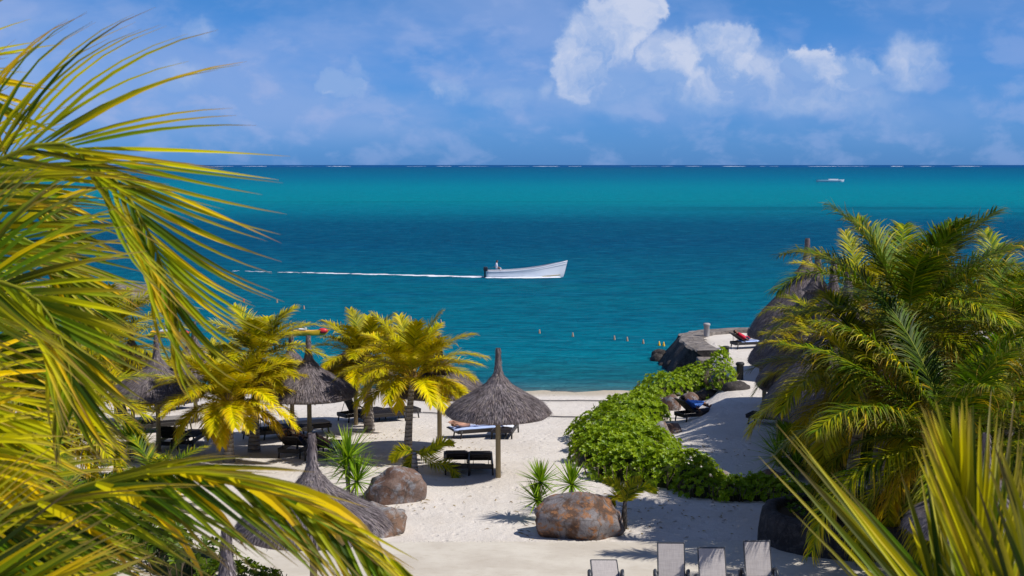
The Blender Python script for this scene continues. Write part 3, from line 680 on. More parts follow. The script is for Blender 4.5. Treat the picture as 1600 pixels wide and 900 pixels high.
for k, (px, py, sx, szz, mt, lb) in enumerate([
    (1048, 640, 1.1, .75, 'boulder_brown', 'brown boulder at the inner edge of the hedge, behind the recliner with the blue towel'),
    (1079, 630, 1.25, .6, 'boulder_brown', 'low brown boulder between far hedge clump and path'),
    (1050, 677, .85, .5, 'boulder_brown', 'rounded brown stone in front of the path recliner'),
    (1033, 690, .75, .8, 'boulder_grey', 'upright grey stone leaning out of the hedge'),
    (1108, 622, 1.3, .5, 'basalt', 'dark boulder in the shade of the far hedge clump'),
    (1148, 608, 1.2, .45, 'basalt', 'dark boulder farthest up the path edge'),
    (1118, 752, 1.2, .5, 'boulder_grey', 'pale grey stone behind the low hedge'),
    (1205, 750, 1.0, .4, 'boulder_brown', 'flat tan stone at the right end of the low hedge'),
    (1020, 722, .6, .45, 'boulder_grey', 'small pale stone at the inner corner of the hedge')]):
    boulder(G(px, py), (sx, sx*.85, szz), M[mt], 20 + k, label=lb, sub=3, group='stones along the hedge')

# ---------------------------------------------------------------- sea wall at the promenade's tip
def seawall():
    root = empty('stone_seawall', (10, 75, 0), 0, 'dark stone sea wall with broad pale capping at the tip of the promenade', 'wall')
    L = [(10.25, 72.6), (10.0, 75), (9.95, 77.5), (10.3, 79.6), (11.3, 81.2), (13.2, 82.2), (16, 82.7), (20, 83), (26, 83.2), (34, 83.2)]
    pts = []
    for i in range(len(L)-1):
        n = max(3, int(math.dist(L[i], L[i+1])/.35))
        for k in range(n): t = k/n; pts.append(Vector((L[i][0]*(1-t)+L[i+1][0]*t, L[i][1]*(1-t)+L[i+1][1]*t, 0)))
    pts.append(Vector((34, 83.2, 0)))
    prof = [(-2.0, -2.0), (-1.75, -1.3), (-1.4, -.7), (-1.0, -.2), (-.72, .12), (-.62, .18), (.0, .19), (.62, .18), (.64, -.4)]
    b = MB(); vs = []; m = len(prof)
    for i, p in enumerate(pts):
        d = (pts[min(i+1, len(pts)-1)] - pts[max(i-1, 0)]).normalized(); nrm = Vector((d.y, -d.x, 0))
        for u, z in prof:
            sc = 1. if i > 2 else (.35 if u < -.8 else 1)
            q = p + nrm*u*(sc if u < -.7 else 1) + Vector((0, 0, z))
            k = .22 if u < -.65 else .03
            q += Vector((mn.noise(q*1.5), mn.noise(q*1.5 + Vector((9, 0, 0))), mn.noise(q*1.5 + Vector((0, 9, 0)))*.6))*k
            vs.append(q - Vector((10, 75, 0)))
    fs = [(i*m+j, i*m+j+1, (i+1)*m+j+1, (i+1)*m+j) for i in range(len(pts)-1) for j in range(4)]
    b.add(vs, fs, mi=0, smooth=True)
    b.add(vs, [(i*m+j, i*m+j+1, (i+1)*m+j+1, (i+1)*m+j) for i in range(len(pts)-1) for j in range(4, m-1)], mi=1)
    b.add([vs[j] for j in range(m)], [tuple(range(m))], mi=0)
    b.build('rubble_face', [M['basalt'], M['wallstone']], root)
    b = MB()
    for k, (zt, y0, y1) in enumerate([(-.16, 71.5, 72.75), (-.50, 70.3, 71.7), (-.85, 69.2, 70.5)]):
        for q in range(2):
            b.box((9.95 + q*.78 - 10 + rng.uniform(-.05, .05), (y0+y1)/2 - 75, zt - .5), (.76, y1-y0, 1.0), Matrix.Rotation(rng.uniform(-.06, .06), 3, 'Z'), bev=.06)
    b.build('step_blocks', M['wallstone'], root)
    # loose armour stones at the water's edge
    for k in range(26):
        i = rng.randrange(0, 46); p = pts[min(i, len(pts)-1)]; d = (pts[min(i+1, len(pts)-1)] - pts[max(i-1, 0)]).normalized(); nrm = Vector((d.y, -d.x, 0))
        q = p - nrm*rng.uniform(1.3, 2.0) if i > 3 else p - nrm*rng.uniform(.9, 1.5)
        s = rng.uniform(.5, .95)
        o = boulder((q.x-10, q.y-75, rng.uniform(-1.5, -1.0)), (s, s*.8, s*.8), M['basalt'], 60+k, 'armour_stone', None, None, None, 2)
        o.parent = root
seawall()
# ---------------------------------------------------------------- rocky jetty at the left
def jetty():
    root = empty('rock_jetty', GW(190, 468), 0, 'low rock jetty with pale top in the water behind the left palms', 'jetty')
    c = GW(190, 468)
    b = MB(); n = 40; vs = []
    prof = [(-2.8, -.6), (-2.3, .2), (-1.7, .9), (-1.2, 1.15), (1.2, 1.2), (2.4, -.3)]
    for i in range(n):
        x = -14 + 18.5*i/(n-1); k = 1 if i < n-5 else (1-(i-(n-5))/5)
        for u, z in prof:
            q = Vector((x, u*k, z*max(.15, k))); q += Vector((mn.noise(q*1.1), mn.noise(q*1.1+Vector((5, 0, 0))), mn.noise(q*1.1+Vector((0, 5, 0)))))*.35
            vs.append(q)
    m = len(prof); b.add(vs, [(i*m+j, (i+1)*m+j, (i+1)*m+j+1, i*m+j+1) for i in range(n-1) for j in range(m-1)], smooth=True)
    b.build('rubble_body', M['wallstone'], root)
    for k in range(60):
        s = rng.uniform(.5, 1.1); o = boulder((rng.uniform(-14, 4.4), rng.uniform(-2.9, -1.2), rng.uniform(-.3, .7)), (s, s*.8, s*.8), M['wallstone'] if k % 3 else M['boulder_grey'], 90+k % 12, 'armour_stone', None, None, None, 2); o.parent = root
jetty()

# ---------------------------------------------------------------- hedge and shrubs
def rosette(mb, p, nrm, size, r, colr):
    nrm = nrm.normalized(); a = nrm.cross(Vector((.3, .2, 1))).normalized(); b = nrm.cross(a)
    n = r.randint(6, 8); o = r.random()*6
    for k in range(n):
        q = o + 2*pi*k/n; dr = a*cos(q) + b*sin(q); lf = r.uniform(.35, .95); d = (dr + nrm*lf).normalized(); L = size*r.uniform(.75, 1.1)
        t = nrm.cross(dr).normalized()*L*.24; c = lerp(colr, (.30, .40, .01), r.random()*.5); mid = p + d*L*.62 + nrm*.01
        mb.add([p, mid - t, p + d*L - Vector((0, 0, L*.08)), mid + t], [(0, 1, 2, 3)], c)
def hedge(label, blobs, seed, dens_=26, size=.15, wither=None, dark=False):
    """blobs: (x, y, rx, ry, height) mounds that run together"""
    r = random.Random(seed); cx = sum(b_[0] for b_ in blobs)/len(blobs); cy = sum(b_[1] for b_ in blobs)/len(blobs); zc = hz(cx, cy)
    root = empty('beach_hedge', (cx, cy, zc), 0, label, 'hedge', 'beach hedge')
    def hgt(x, y):
        best = 0
        for bx, by, rx, ry, h in blobs:
            q = ((x-bx)/rx)**2 + ((y-by)/ry)**2
            if q < 1: best = max(best, h*(1-q)**.5)
        return best*(1 + .28*mn.noise(Vector((x*1.5, y*1.5, seed))) + .14*mn.noise(Vector((x*4, y*4, seed))))
    core = MB(); lv = MB()
    for bx, by, rx, ry, h in blobs:
        n1, n2 = 14, 6; vs = []
        for j in range(n2+1):
            for i in range(n1):
                a = 2*pi*i/n1; e = pi/2*j/n2; vs.append(Vector((bx-cx+cos(a)*cos(e)*rx*.76, by-cy+sin(a)*cos(e)*ry*.76, hz(bx, by)-zc+sin(e)*h*.68-.05)))
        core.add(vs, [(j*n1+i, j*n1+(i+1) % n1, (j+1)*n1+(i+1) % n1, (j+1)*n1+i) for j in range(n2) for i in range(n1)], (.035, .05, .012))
        cnt = int(dens_*pi*rx*ry*(1+h*.9))
        for _ in range(cnt):
            a = r.uniform(0, 2*pi); e = math.asin(r.random()); q = r.uniform(.84, 1.06)
            x = bx+cos(a)*cos(e)*rx*q; y = by+sin(a)*cos(e)*ry*q; z = sin(e)*h*q*(1+.25*mn.noise(Vector((x*1.6, y*1.6, 3+seed)))) + .10*mn.noise(Vector((x*5, y*5, 1)))
            if z < hgt(x, y)*.6: continue
            n_ = Vector((cos(a)*cos(e), sin(a)*cos(e), sin(e)+.5)) + Vector((r.gauss(0, .25), r.gauss(0, .25), 0))
            if mn.noise(Vector((x*2.1, y*2.1, 8))) > .42 and r.random() < .8: continue
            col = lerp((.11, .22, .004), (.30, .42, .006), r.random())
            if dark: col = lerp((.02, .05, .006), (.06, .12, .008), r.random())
            if wither and math.dist((x, y), wither[:2]) < wither[2]: col = (.26, .2, .14)
            rosette(lv, Vector((x-cx, y-cy, max(.05, z)+hz(x, y)-zc)), n_, size*r.uniform(.8, 1.25), r, col)
    for a_, b_ in zip(blobs[:-1], blobs[1:]):
        core.tube([(q[0]-cx, q[1]-cy, hz(q[0], q[1])-zc+.12) for q in (a_, ((a_[0]+b_[0])/2, (a_[1]+b_[1])/2), b_)], .06, 6, 0, (.10, .08, .05))
    for _ in range(40*len(blobs)):
        bx, by, rx, ry, h = r.choice(blobs); a = r.uniform(0, 2*pi); q = r.uniform(.5, .98)
        p = Vector((bx-cx+cos(a)*rx*q, by-cy+sin(a)*ry*q, hz(bx, by)-zc)); core.tube([p, p+Vector((cos(a)*.1, sin(a)*.1, .25)), p+Vector((cos(a)*.05+r.gauss(0, .1), sin(a)*.05, .25+h*.3))], [.02, .014, .008], 4, 0, (.16, .12, .09))
    core.build('branches', M['shrub'], root); lv.build('leaves', M['shrub'], root)
def hb(px, py, wpx, dep, h):      # mound centred over a picture point on the ground
    p = G(px, py); s = F/p.y; return (p.x, p.y, wpx/2/s, dep/2, h)
hedge('far dark green hedge clump between the sea wall and the path stones', [hb(1040, 615, 90, 3.4, .95), hb(1090, 606, 100, 4., 1.1), hb(1125, 602, 50, 2.6, .9), hb(1010, 632, 60, 2.6, .8)], 1, 44, .135)
hedge('tall bright green middle hedge dividing the beach from the shaded path', [hb(985, 655, 110, 4.0, 1.0), hb(960, 690, 150, 3.6, 1.15), hb(950, 722, 120, 2.8, 1.05), hb(990, 715, 150, 3.2, 1.1), hb(1010, 655, 70, 3., .95), hb(925, 705, 70, 2.2, .8)], 2, 56, .135)
hedge('front corner of the hedge with bare twigs showing, above the small yellow leaved palm', [hb(1000, 745, 150, 2.2, 1.05), hb(1060, 755, 140, 2.2, 1.0), hb(1100, 772, 90, 1.5, .75), hb(960, 745, 90, 1.6, .8)], 3, 74, .135)
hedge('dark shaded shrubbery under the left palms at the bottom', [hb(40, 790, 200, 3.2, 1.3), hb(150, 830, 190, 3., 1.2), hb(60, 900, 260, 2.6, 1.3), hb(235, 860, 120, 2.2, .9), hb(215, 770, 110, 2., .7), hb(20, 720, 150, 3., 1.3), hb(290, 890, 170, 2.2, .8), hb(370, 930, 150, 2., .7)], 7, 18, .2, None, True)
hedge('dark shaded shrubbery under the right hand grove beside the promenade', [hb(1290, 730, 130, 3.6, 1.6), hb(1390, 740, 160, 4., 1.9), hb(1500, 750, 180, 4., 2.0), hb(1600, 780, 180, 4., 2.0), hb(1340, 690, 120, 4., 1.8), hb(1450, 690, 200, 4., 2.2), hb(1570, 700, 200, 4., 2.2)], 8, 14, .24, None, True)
wp = G(1175, 765)
hedge('low patchy end of the hedge with a withered grey bush in it', [hb(1145, 776, 90, 1.5, .6), hb(1190, 776, 90, 1.3, .6), hb(1228, 782, 80, 1.3, .6), hb(1268, 785, 90, 1.2, .5), hb(1320, 788, 90, 1.2, .5)], 4, 90, .13, (wp.x, wp.y, .33))

# spiky cabbage palms
def spiky(px, py, heads, label, L=.62, group='spiky leaved plants'):
    p = G(px, py); r = random.Random(int(px)); root = empty('spiky_plant', p, 0, label, 'plant', group)
    b = MB(); lv = MB()
    for dx, dy, h, sc in heads:
        b.tube([(0, 0, -.1), (dx*.5, dy*.5, h*.5), (dx, dy, h)], [.05, .045, .05], 8)
        for k in range(80):
            q = k/80; az = k*2.4 + r.uniform(-.3, .3); e = R(88 - 125*q**1.1 + r.uniform(-8, 8)); ll = 1.22*L*sc*(.75+.35*sin(pi*q))
            d = Vector((cos(az)*cos(e), sin(az)*cos(e), sin(e))); S = Vector((-sin(az), cos(az), 0)); U_ = S.cross(d)
            c = lerp((.10, .23, .01), (.32, .48, .02), r.random()); c2 = lerp(c, (.3, .3, .05), .4)
            leafstrip(lv, Vector((dx, dy, h)), d, -U_ if U_.z < 0 else U_, ll, .058*sc, 3, .08 + .06*q, Vector((0, 0, 0)), (c, c, c2), .3)
    b.build('stem', M['trunk'], root); lv.build('leaves', M['shrub'], root); return root
spiky(846, 812, [(-.03, 0, 1.05, 1.0), (-.12, -.05, .55, .95)], 'spiky plant with two stacked rosettes left of the rust streaked boulder')
spiky(893, 800, [(0, 0, .78, 1.0)], 'spiky plant with a single open rosette behind the rust streaked boulder', .68)
spiky(545, 775, [(.0, 0, 1.15, 1.05), (.25, -.1, .45, 1.0), (-.1, .2, .75, .9)], 'bright spiky plant left of the flat topped boulder', .85)
spiky(203, 722, [(0, 0, .7, 1.2), (.3, .1, .4, 1.)], 'spiky plant under the windswept palm at left', .8)
for k, (px, py, lb) in enumerate([(1250, 722, 'dark spiky palm like plant in the shade beside the nearest pavilion'), (1285, 700, 'dark spiky plant behind the shaded one, under the pavilion eave'), (1236, 745, 'dark spiky plant at the front of the grove beside the path')]):
    spiky(px, py, [(0, 0, 1.2, 1.25), (.4, .1, .8, 1.2), (-.35, .1, .6, 1.1), (.1, -.2, .4, 1.1)], lb, .85, 'dark plants under the grove')

# cycad like palm on the boulder
def cycad():
    p = G(648, 742) ; root = empty('young_palm', p + Vector((0, 0, .0)), 0, 'young palm with a few short broad fronds beside the flat topped boulder', 'palm tree')
    r = random.Random(2); b = MB(); b.tube([(0, 0, -.1), (0, 0, .35), (0, 0, .75)], [.11, .1, .06], 8, 0, (.35, .22, .07)); b.build('trunk', M['trunk'], root)
    S = F/p.y
    fr = [[(648, 742-37), (670, 706), (690, 692), (708, 694)], [(648, 705), (680, 724), (705, 730), (719, 765)], [(648, 705), (640, 725), (632, 745)], [(648, 705), (628, 705), (612, 718)]]
    for k, f in enumerate(fr):
        c = MB(); pts = [at(x, y, p.y - .15*i*(1 if k == 1 else -.3)) - p for i, (x, y) in enumerate(f)]
        frond(c, pts, .36, 40, .04, 30, 55, .06, Vector((0, 0, 0)), .35, 3, .3, .1, .1, .025, .06, 0, r, upref=Vector((.0, -1, .5))); c.build('frond', M['palm'], root)
cycad()
def small_palm():
    p = G(975, 826); root = empty('young_palm', p, 0, 'small palm with a golden leaf and shaggy stem right of the rust streaked boulder', 'palm tree')
    r = random.Random(4); b = MB(); b.tube([(0, 0, -.1), (0, 0, .3), (.02, 0, .75)], [.10, .08, .05], 8); 
    for k in range(40):
        a = r.random()*6.28; z = r.uniform(.05, .6); b.add([Vector((0, 0, z)), Vector((.03, .03, z)), Vector((cos(a)*.2, sin(a)*.2, z+r.uniform(-.05, .15)))], [(0, 1, 2)])
    b.build('trunk', M['basalt'], root)
    for k, (f, y) in enumerate([([(978, 785), (962, 775), (950, 800)], .9), ([(978, 785), (965, 760), (945, 752)], .35), ([(978, 785), (1000, 762), (1025, 768)], .4), ([(978, 785), (985, 760), (1000, 748)], .3)]):
        c = MB(); frond(c, [at(x, y_, p.y + .1*i) - p for i, (x, y_) in enumerate(f)], .3, 30, .04, 30, 60, .12, Vector((0, 0, 0)), y, 3, 0, .05, .1, .018, .05, 0, r, upref=Vector((.0, -1, .6))); c.build('frond', M['palm'], root)
small_palm()
# undergrowth at lower left: young palms
for k, (px, py, tx, ty, lb) in enumerate([(120, 860, 115, 800, 'low young palm in the undergrowth at the lower left'), (250, 800, 245, 760, 'low young palm seen behind the near frond at right of the undergrowth'), (20, 800, 10, 740, 'bushy young palm at the left edge of the undergrowth')]):
    palm_px(px, py, tx, ty, label=lb, name='young_palm', nf=18, L=1.9, leaf=.6, n=30, w=.05, yellow=.15, seed=50+k, trunk_r=.12, wind=.1, group='young palms in the undergrowth')

# ---------------------------------------------------------------- round planter
def planter():
    c = G(1372, 872); c = Vector((c.x, c.y + 1.5, 0)); root = empty('stone_planter', c, 0, 'round raised planter of dark volcanic stone around the grove palms', 'planter')
    b = MB(); n = 72; prof = [(2.72, -.1), (2.70, .3), (2.66, .7), (2.6, .86), (2.48, .9), (2.3, .88), (2.22, .7)]
    vs = []
    for k in range(n):
        a = 2*pi*k/n
        for r_, z in prof:
            q = Vector((cos(a)*r_, sin(a)*r_*.8, z)); q += Vector((cos(a), sin(a), .3))*.09*mn.noise(q*2.4); vs.append(q)
    m = len(prof); b.add(vs, [(k*m+j, ((k+1) % n)*m+j, ((k+1) % n)*m+j+1, k*m+j+1) for k in range(n) for j in range(m-1)], smooth=True)
    b.build('wall_ring', M['basalt'], root)
    s = MB(); s.lathe([(2.35, .7), (1.4, .8), (.05, .84)], 30, (0, 0, 0), .02); o = s.build('soil', mat_plain('soil', (.06, .045, .03), .95, .1, .4, 5), root); o.scale.y = .8
    r = random.Random(6); lv = MB()
    for k in range(420):
        a = r.uniform(0, 6.28); q = r.uniform(.1, 2.1); rosette(lv, Vector((cos(a)*q, sin(a)*q*.8, .84 + r.uniform(0, .15))), Vector((r.gauss(0, .3), r.gauss(0, .3), 1)), .15, r, (.05, .12, .01))
    lv.build('groundcover', M['shrub'], root)
planter()

# ---------------------------------------------------------------- recliners
def lounger(loc, rz, label, back=35, kind='black', group='black recliners on the beach', cushion=False):
    """foot end towards local +Y, backrest hinged at y=-.1"""
    fm = M['blackp'] if kind == 'black' else M['greyf']; sm_ = M['blacksling'] if kind == 'black' else M['sling']
    root = empty('sun_recliner', loc, rz, label, 'recliner', group); A = R(back); W_ = .74 if kind == 'black' else .67; hz_ = .34; kt = .15 if kind == 'black' else .07
    b = MB()
    for s in (-1, 1):
        b.box((s*W_/2, .32, hz_ - kt/2 + .035), (.05, 1.98, kt), bev=.015)
    b.box((0, 1.30, hz_), (W_, .06, .06), bev=.012); b.box((0, -.66, hz_ - kt/2 + .025), (W_-.06, .05, kt), bev=.012); b.build('frame', fm, root)
    b = MB(); b.box((0, .60, hz_+.035), (W_-.05, 1.36, .025), bev=.008)
    if kind == 'black':
        for k in range(14): b.box((0, -.02+k*.096, hz_+.055), (W_-.10, .062, .016), bev=.004)
    b.build('seat', sm_, root)
    rot = Matrix.Rotation(-A, 3, 'X'); b = MB(); c0 = Vector((0, -.10, hz_+.04)); dv = Vector((0, -cos(A), sin(A)))
    BL = .78
    b.box(c0 + dv*BL/2, (W_-.09, BL, .03), rot, bev=.01)
    if kind == 'black':
        for k in range(8): b.box(c0 + dv*(.06+k*.093) + Vector((0, sin(A), cos(A)))*.022, (W_-.12, .062, .014), rot)
    br = b.build('backrest', sm_, root)
    b = MB()
    for s in (-1, 1): b.box(c0 + dv*BL/2 + Vector((s*(W_/2-.03), 0, 0)), (.024, BL+.03, .035), rot, bev=.01)
    b.box(c0 + dv*(BL+.01), (W_-.05, .04, .045), rot, bev=.01); b.build('back_frame', fm, br)
    for sx in (-1, 1):
        for y in (-.55, 1.15):
            b = MB(); b.tube([(sx*W_/2, y, hz_), (sx*(W_/2+.01), y + (.06 if y > 0 else -.06), -.02)], [.035, .028], 8); b.build('leg', fm, root)
    if back > 10:
        b = MB()
        b.tube([(-.24, -.55, hz_-.02), c0 + dv*.55 + Vector((-.24, 0, -.02)), c0 + dv*.55 + Vector((.24, 0, -.02)), (.24, -.55, hz_-.02)], .014, 6)
        b.build('prop', fm, br)
    if kind != 'black':
        for s in (-1, 1):
            b = MB(); b.tube([(s*(W_/2+.035), -.28, hz_-.06), (s*(W_/2+.04), -.26, .50), (s*(W_/2+.04), -.02, .58), (s*(W_/2+.035), .12, .50), (s*(W_/2+.035), .14, hz_)], [.03, .034, .036, .034, .03], 8); b.build('armrest', fm, root)
            b = MB(); b.tube([(s*(W_/2+.04), -.60, .10), (s*(W_/2+.085), -.60, .10)], .10, 16); b.build('wheel', fm, root)
    if cushion:
        b = MB(); b.box((0, .60, hz_+.085), (W_-.04, 1.36, .06), bev=.02); b.build('cushion', M['greycush'], root)
    return root
def towel(p, rz, size, mat, label, hang=None, seed=0):
    b = MB(); n = 14; vs = []
    for j in range(n+1):
        for i in range(n+1):
            u = (i/n-.5)*size[0]; v = (j/n-.5)*size[1]; z = .02*mn.noise(Vector((u*6, v*6, seed))) + .03
            x = u
            if hang and abs(u) > hang:
                e = abs(u)-hang; x = math.copysign(hang + e*.12, u); z -= e*.95
            vs.append((x, v + .02*mn.noise(Vector((u*3, v*3, seed+3))), z))
    b.add(vs, [(j*(n+1)+i, j*(n+1)+i+1, (j+1)*(n+1)+i+1, (j+1)*(n+1)+i) for j in range(n) for i in range(n)], smooth=True)
    o = b.build('towel', mat); o.location = p; o.rotation_euler.z = rz; sm = o.modifiers.new('s', 'SOLIDIFY'); sm.thickness = .012
    return tag(o, label, 'towel', 'towels')

# ---------------------------------------------------------------- people
def person(loc, rz, J, label, skin='skin', hair='hair', top=None, bottom=None, group=None, facedir=Vector((0, 0, 1)), hat=None):
    """J: joint positions in local space; one continuous skinned body"""
    names = ['pelvis', 'waist', 'chest', 'neck', 'chin', 'head', 'crownp']
    rad = {'pelvis': .145, 'waist': .125, 'chest': .15, 'neck': .056, 'chin': .075, 'head': .095, 'crownp': .07, 'sh': .065, 'el': .045, 'wr': .030, 'ha': .035, 'hi': .10, 'kn': .06, 'an': .042, 'toe': .032}
    vs = []; es = []; rs = []; idx = {}
    def V_(n, p, r): idx[n] = len(vs); vs.append(Vector(p)); rs.append(r)
    for n in names: V_(n, J[n], rad[n])
    for a, b_ in zip(names[:-1], names[1:]): es.append((idx[a], idx[b_]))
    for s in 'LR':
        for n in ('sh', 'el', 'wr', 'ha'): V_(n+s, J[n+s], rad[n])
        es += [(idx['chest'], idx['sh'+s]), (idx['sh'+s], idx['el'+s]), (idx['el'+s], idx['wr'+s]), (idx['wr'+s], idx['ha'+s])]
        for n in ('hi', 'kn', 'an', 'toe'): V_(n+s, J[n+s], rad[n])
        es += [(idx['pelvis'], idx['hi'+s]), (idx['hi'+s], idx['kn'+s]), (idx['kn'+s], idx['an'+s]), (idx['an'+s], idx['toe'+s])]
    me = bpy.data.meshes.new('body_skin'); me.from_pydata(vs, es, []); ob = bpy.data.objects.new('tmp', me); COL.objects.link(ob)
    md = ob.modifiers.new('sk', 'SKIN'); md.use_smooth_shade = True
    for i, d in enumerate(me.skin_vertices[0].data): d.radius = (rs[i], rs[i]); d.use_root = (i == 0)
    sub = ob.modifiers.new('sub', 'SUBSURF'); sub.levels = 2; sub.render_levels = 2
    dg = bpy.context.evaluated_depsgraph_get(); ev = ob.evaluated_get(dg); bm = bpy.data.meshes.new_from_object(ev)
    bpy.data.objects.remove(ob)
    # fingers, nose and ears join the body mesh
    ex = MB()
    for s in 'LR':
        wv = Vector(J['wr'+s]); hv = Vector(J['ha'+s]); d = (hv-wv).normalized(); sd_ = d.cross(facedir if abs(d.dot(facedir)) < .9 else Vector((1, 0, 0))).normalized()
        for k in range(4):
            q = hv + sd_*(k-1.5)*.019; L = [.065, .078, .072, .055][k]
            ex.tube([q - d*.01, q + d*L*.5 + d*.02, q + d*L - facedir*.02], [.010, .009, .007], 6)
        q = wv + d*.03 + sd_*.03; ex.tube([q, q + (d*.6+sd_*.8)*.035, q + (d+sd_*.4)*.06], [.012, .011, .008], 6)
    hc = Vector(J['head']); up = (Vector(J['crownp'])-Vector(J['chin'])).normalized(); fd = (facedir - up*facedir.dot(up)).normalized(); sd2 = up.cross(fd)
    ex.tube([hc + fd*.085 + up*.02, hc + fd*.112 - up*.012, hc + fd*.09 - up*.028], [.008, .016, .010], 6)
    for k in (-1, 1): ex.tube([hc + sd2*k*.088 + up*.03, hc + sd2*k*.1, hc + sd2*k*.088 - up*.03], [.010, .018, .010], 6)
    ob2 = MB(); ob2.add([v.co for v in bm.vertices], [tuple(p.vertices) for p in bm.polygons], smooth=True)
    ob2.add(ex.v, ex.f, smooth=True)
    root = ob2.build('person', M[skin]); root.location = loc; root.rotation_euler.z = rz; tag(root, label, 'person', group)
    def shell(name, test, off, mat):
        vid = {}; nv = []; nf = []
        for p in bm.polygons:
            c = p.center
            if test(c):
                f = []
                for v in p.vertices:
                    if v not in vid: vid[v] = len(nv); nv.append(bm.vertices[v].co + bm.vertices[v].normal*off)
                    f.append(vid[v])
                nf.append(tuple(f))
        if nf: s_ = MB(); s_.add(nv, nf, smooth=True); s_.build(name, M[mat], root)
    shell('hair', lambda c: (c-hc).dot(up) > -.05 and (c-hc).length < .17 and (c-hc).dot(fd) < .03 + .5*max(0, (c-hc).dot(up)-.03), .014, hair)
    ft = MB()
    for k in (-1, 1): ft.tube([hc + fd*.088 + sd2*k*.035 + up*.015, hc + fd*.1 + sd2*k*.035 + up*.015], .010, 6)
    ft.tube([hc + fd*.082 - up*.05 - sd2*.022, hc + fd*.094 - up*.052, hc + fd*.082 - up*.05 + sd2*.022], .006, 5); ft.build('face_features', M[hair], root)
    pv = Vector(J['pelvis']); ch = Vector(J['chest'])
    if bottom:
        kn = [Vector(J['knL']), Vector(J['knR'])]
        shell('swimwear' if not top else 'shorts', lambda c: (c-pv).length < .26 and (c-pv).dot((ch-pv).normalized()) < .10, .012, bottom)
    if top: shell('shirt', lambda c: (-.16 < (c-pv).dot((ch-pv).normalized()) and (c-pv).dot((ch-pv).normalized()) < (ch-pv).length + .13 and (c-hc).length > .16) and min((c-Vector(J['wrL'])).length, (c-Vector(J['wrR'])).length) > .16, .014, top)
    return root
def lying(back=0., z=.47, knees=0., arms='side', y0=.05):
    """joints of somebody on a recliner: head at -Y, feet at +Y, torso tilted by back degrees"""
    A = R(back); t = Vector((0, -cos(A), sin(A))); p = Vector((0, y0, z)); J = {'pelvis': p, 'waist': p+t*.2, 'chest': p+t*.40, 'neck': p+t*.56, 'chin': p+t*.62, 'head': p+t*.70, 'crownp': p+t*.78}
    for s, k in (('L', -1), ('R', 1)):
        x = Vector((k, 0, 0)); J['sh'+s] = p+t*.46+x*.17
        if arms == 'side': J['el'+s] = p+t*.2+x*.25; J['wr'+s] = p-t*.02+x*.24+Vector((0, .03, 0)); J['ha'+s] = p-t*.1+x*.22+Vector((0, .04, 0))
        elif arms == 'up': J['el'+s] = p+t*.62+x*.36+Vector((0, 0, .06)); J['wr'+s] = p+t*.80+x*.16+Vector((0, 0, .08)); J['ha'+s] = p+t*.84+x*.10+Vector((0, 0, .08))
        elif arms == 'down': J['el'+s] = p+t*.42+x*.34+Vector((0, 0, -.1)); J['wr'+s] = p+t*.5+x*.36+Vector((0, 0, -.30)); J['ha'+s] = p+t*.5+x*.36+Vector((0, 0, -.37))
        J['hi'+s] = p+x*.09+Vector((0, .06, 0))
        kz = knees*(1 if k > 0 else .8)
        J['kn'+s] = p+x*.12+Vector((0, .45-kz*.35, kz)); J['an'+s] = p+x*.11+Vector((0, .87-kz*.6, -.02)); J['toe'+s] = p+x*.13+Vector((0, .93-kz*.6, .10 if back >= 0 else -.04))
    return J

# ---- beach recliners
RZ_SEA = 0.
def lg(px, py, rz, label, **k): p = G(px, py); p.z = hz(p.x, p.y); return lounger(p, R(rz), label, **k), p
lg(714, 735, 4, 'empty black recliner, left of the pair left of the lone parasol post', back=27)
lg(751, 736, 2, 'empty black recliner right beside the lone parasol post', back=26)
_, pa = lg(738, 683, -68, 'black recliner carrying the sunbather lying face down', back=0)
towel(pa + Vector((0, 0, .385)), R(-68), (.86, 1.7), M['towel_pale'], 'pale blue towel spread under the face down sunbather', .36, 1)
person(pa, R(-68), lying(0, .53, 0, 'up', -.05), 'person sunbathing face down in a pale bikini with arms folded under the head', 'skin', 'hair_b', None, 'cloth_white', 'sunbathers', Vector((0, 0, -1)))
_, pb = lg(791, 679, 172, 'black recliner behind the lone parasol post, foot end towards us', back=12)
towel(pb + Vector((0, 0, .385)), R(172), (.7, 1.2), M['towel_white'], 'white and blue towel on the recliner behind the lone parasol post', .34, 2)
person(pb, R(172), lying(12, .53, .28, 'side', .0), 'person lying with knees bent in blue patterned shorts behind the lone parasol post', 'skin', 'hair', None, 'cloth_blue', 'sunbathers')
lg(556, 657, -50, 'black recliner with raised back left of the twin palm trunk', back=62)
lg(585, 659, -65, 'black recliner right behind the twin palm trunk', back=30)
lg(607, 654, -60, 'black recliner right of the twin palm trunk, lying flat', back=0)
lg(410, 686, -60, 'black recliner in the shade between the two golden palm trunks', back=30)
lg(432, 684, -62, 'black recliner with raised back beside the tan parasol post', back=38)
lg(462, 679, -62, 'recliner with flat grey cushion right of the tan parasol post', back=0, cushion=True)
_, pc = lg(462, 712, -12, 'black recliner left of the middle parasol post with a sunbather', back=32)
person(pc, R(-12), lying(32, .52, .1, 'up', .0), 'tanned person reclining with both arms behind the head, left of the parasol post', 'skin_tan', 'hair', None, 'cloth_navy', 'sunbathers')
_, pd = lg(503, 716, -12, 'black recliner right of the middle parasol post with blue towel', back=32)
towel(pd + Vector((.1, .45, .385)), R(-12), (.85, .9), M['towel_pale'], 'pale blue towel hanging off the recliner by the spiky plant', .36, 3)
person(pd, R(-12), lying(32, .52, .0, 'side', .0), 'tanned person lying right of the middle parasol post on a blue towel', 'skin_tan', 'hair', None, 'cloth_navy', 'sunbathers')
lg(270, 700, -5, 'black recliner seen from behind right of the left parasol post', back=40)
lg(293, 698, -5, 'black recliner seen from behind, right neighbour of the one by the left parasol post', back=15)
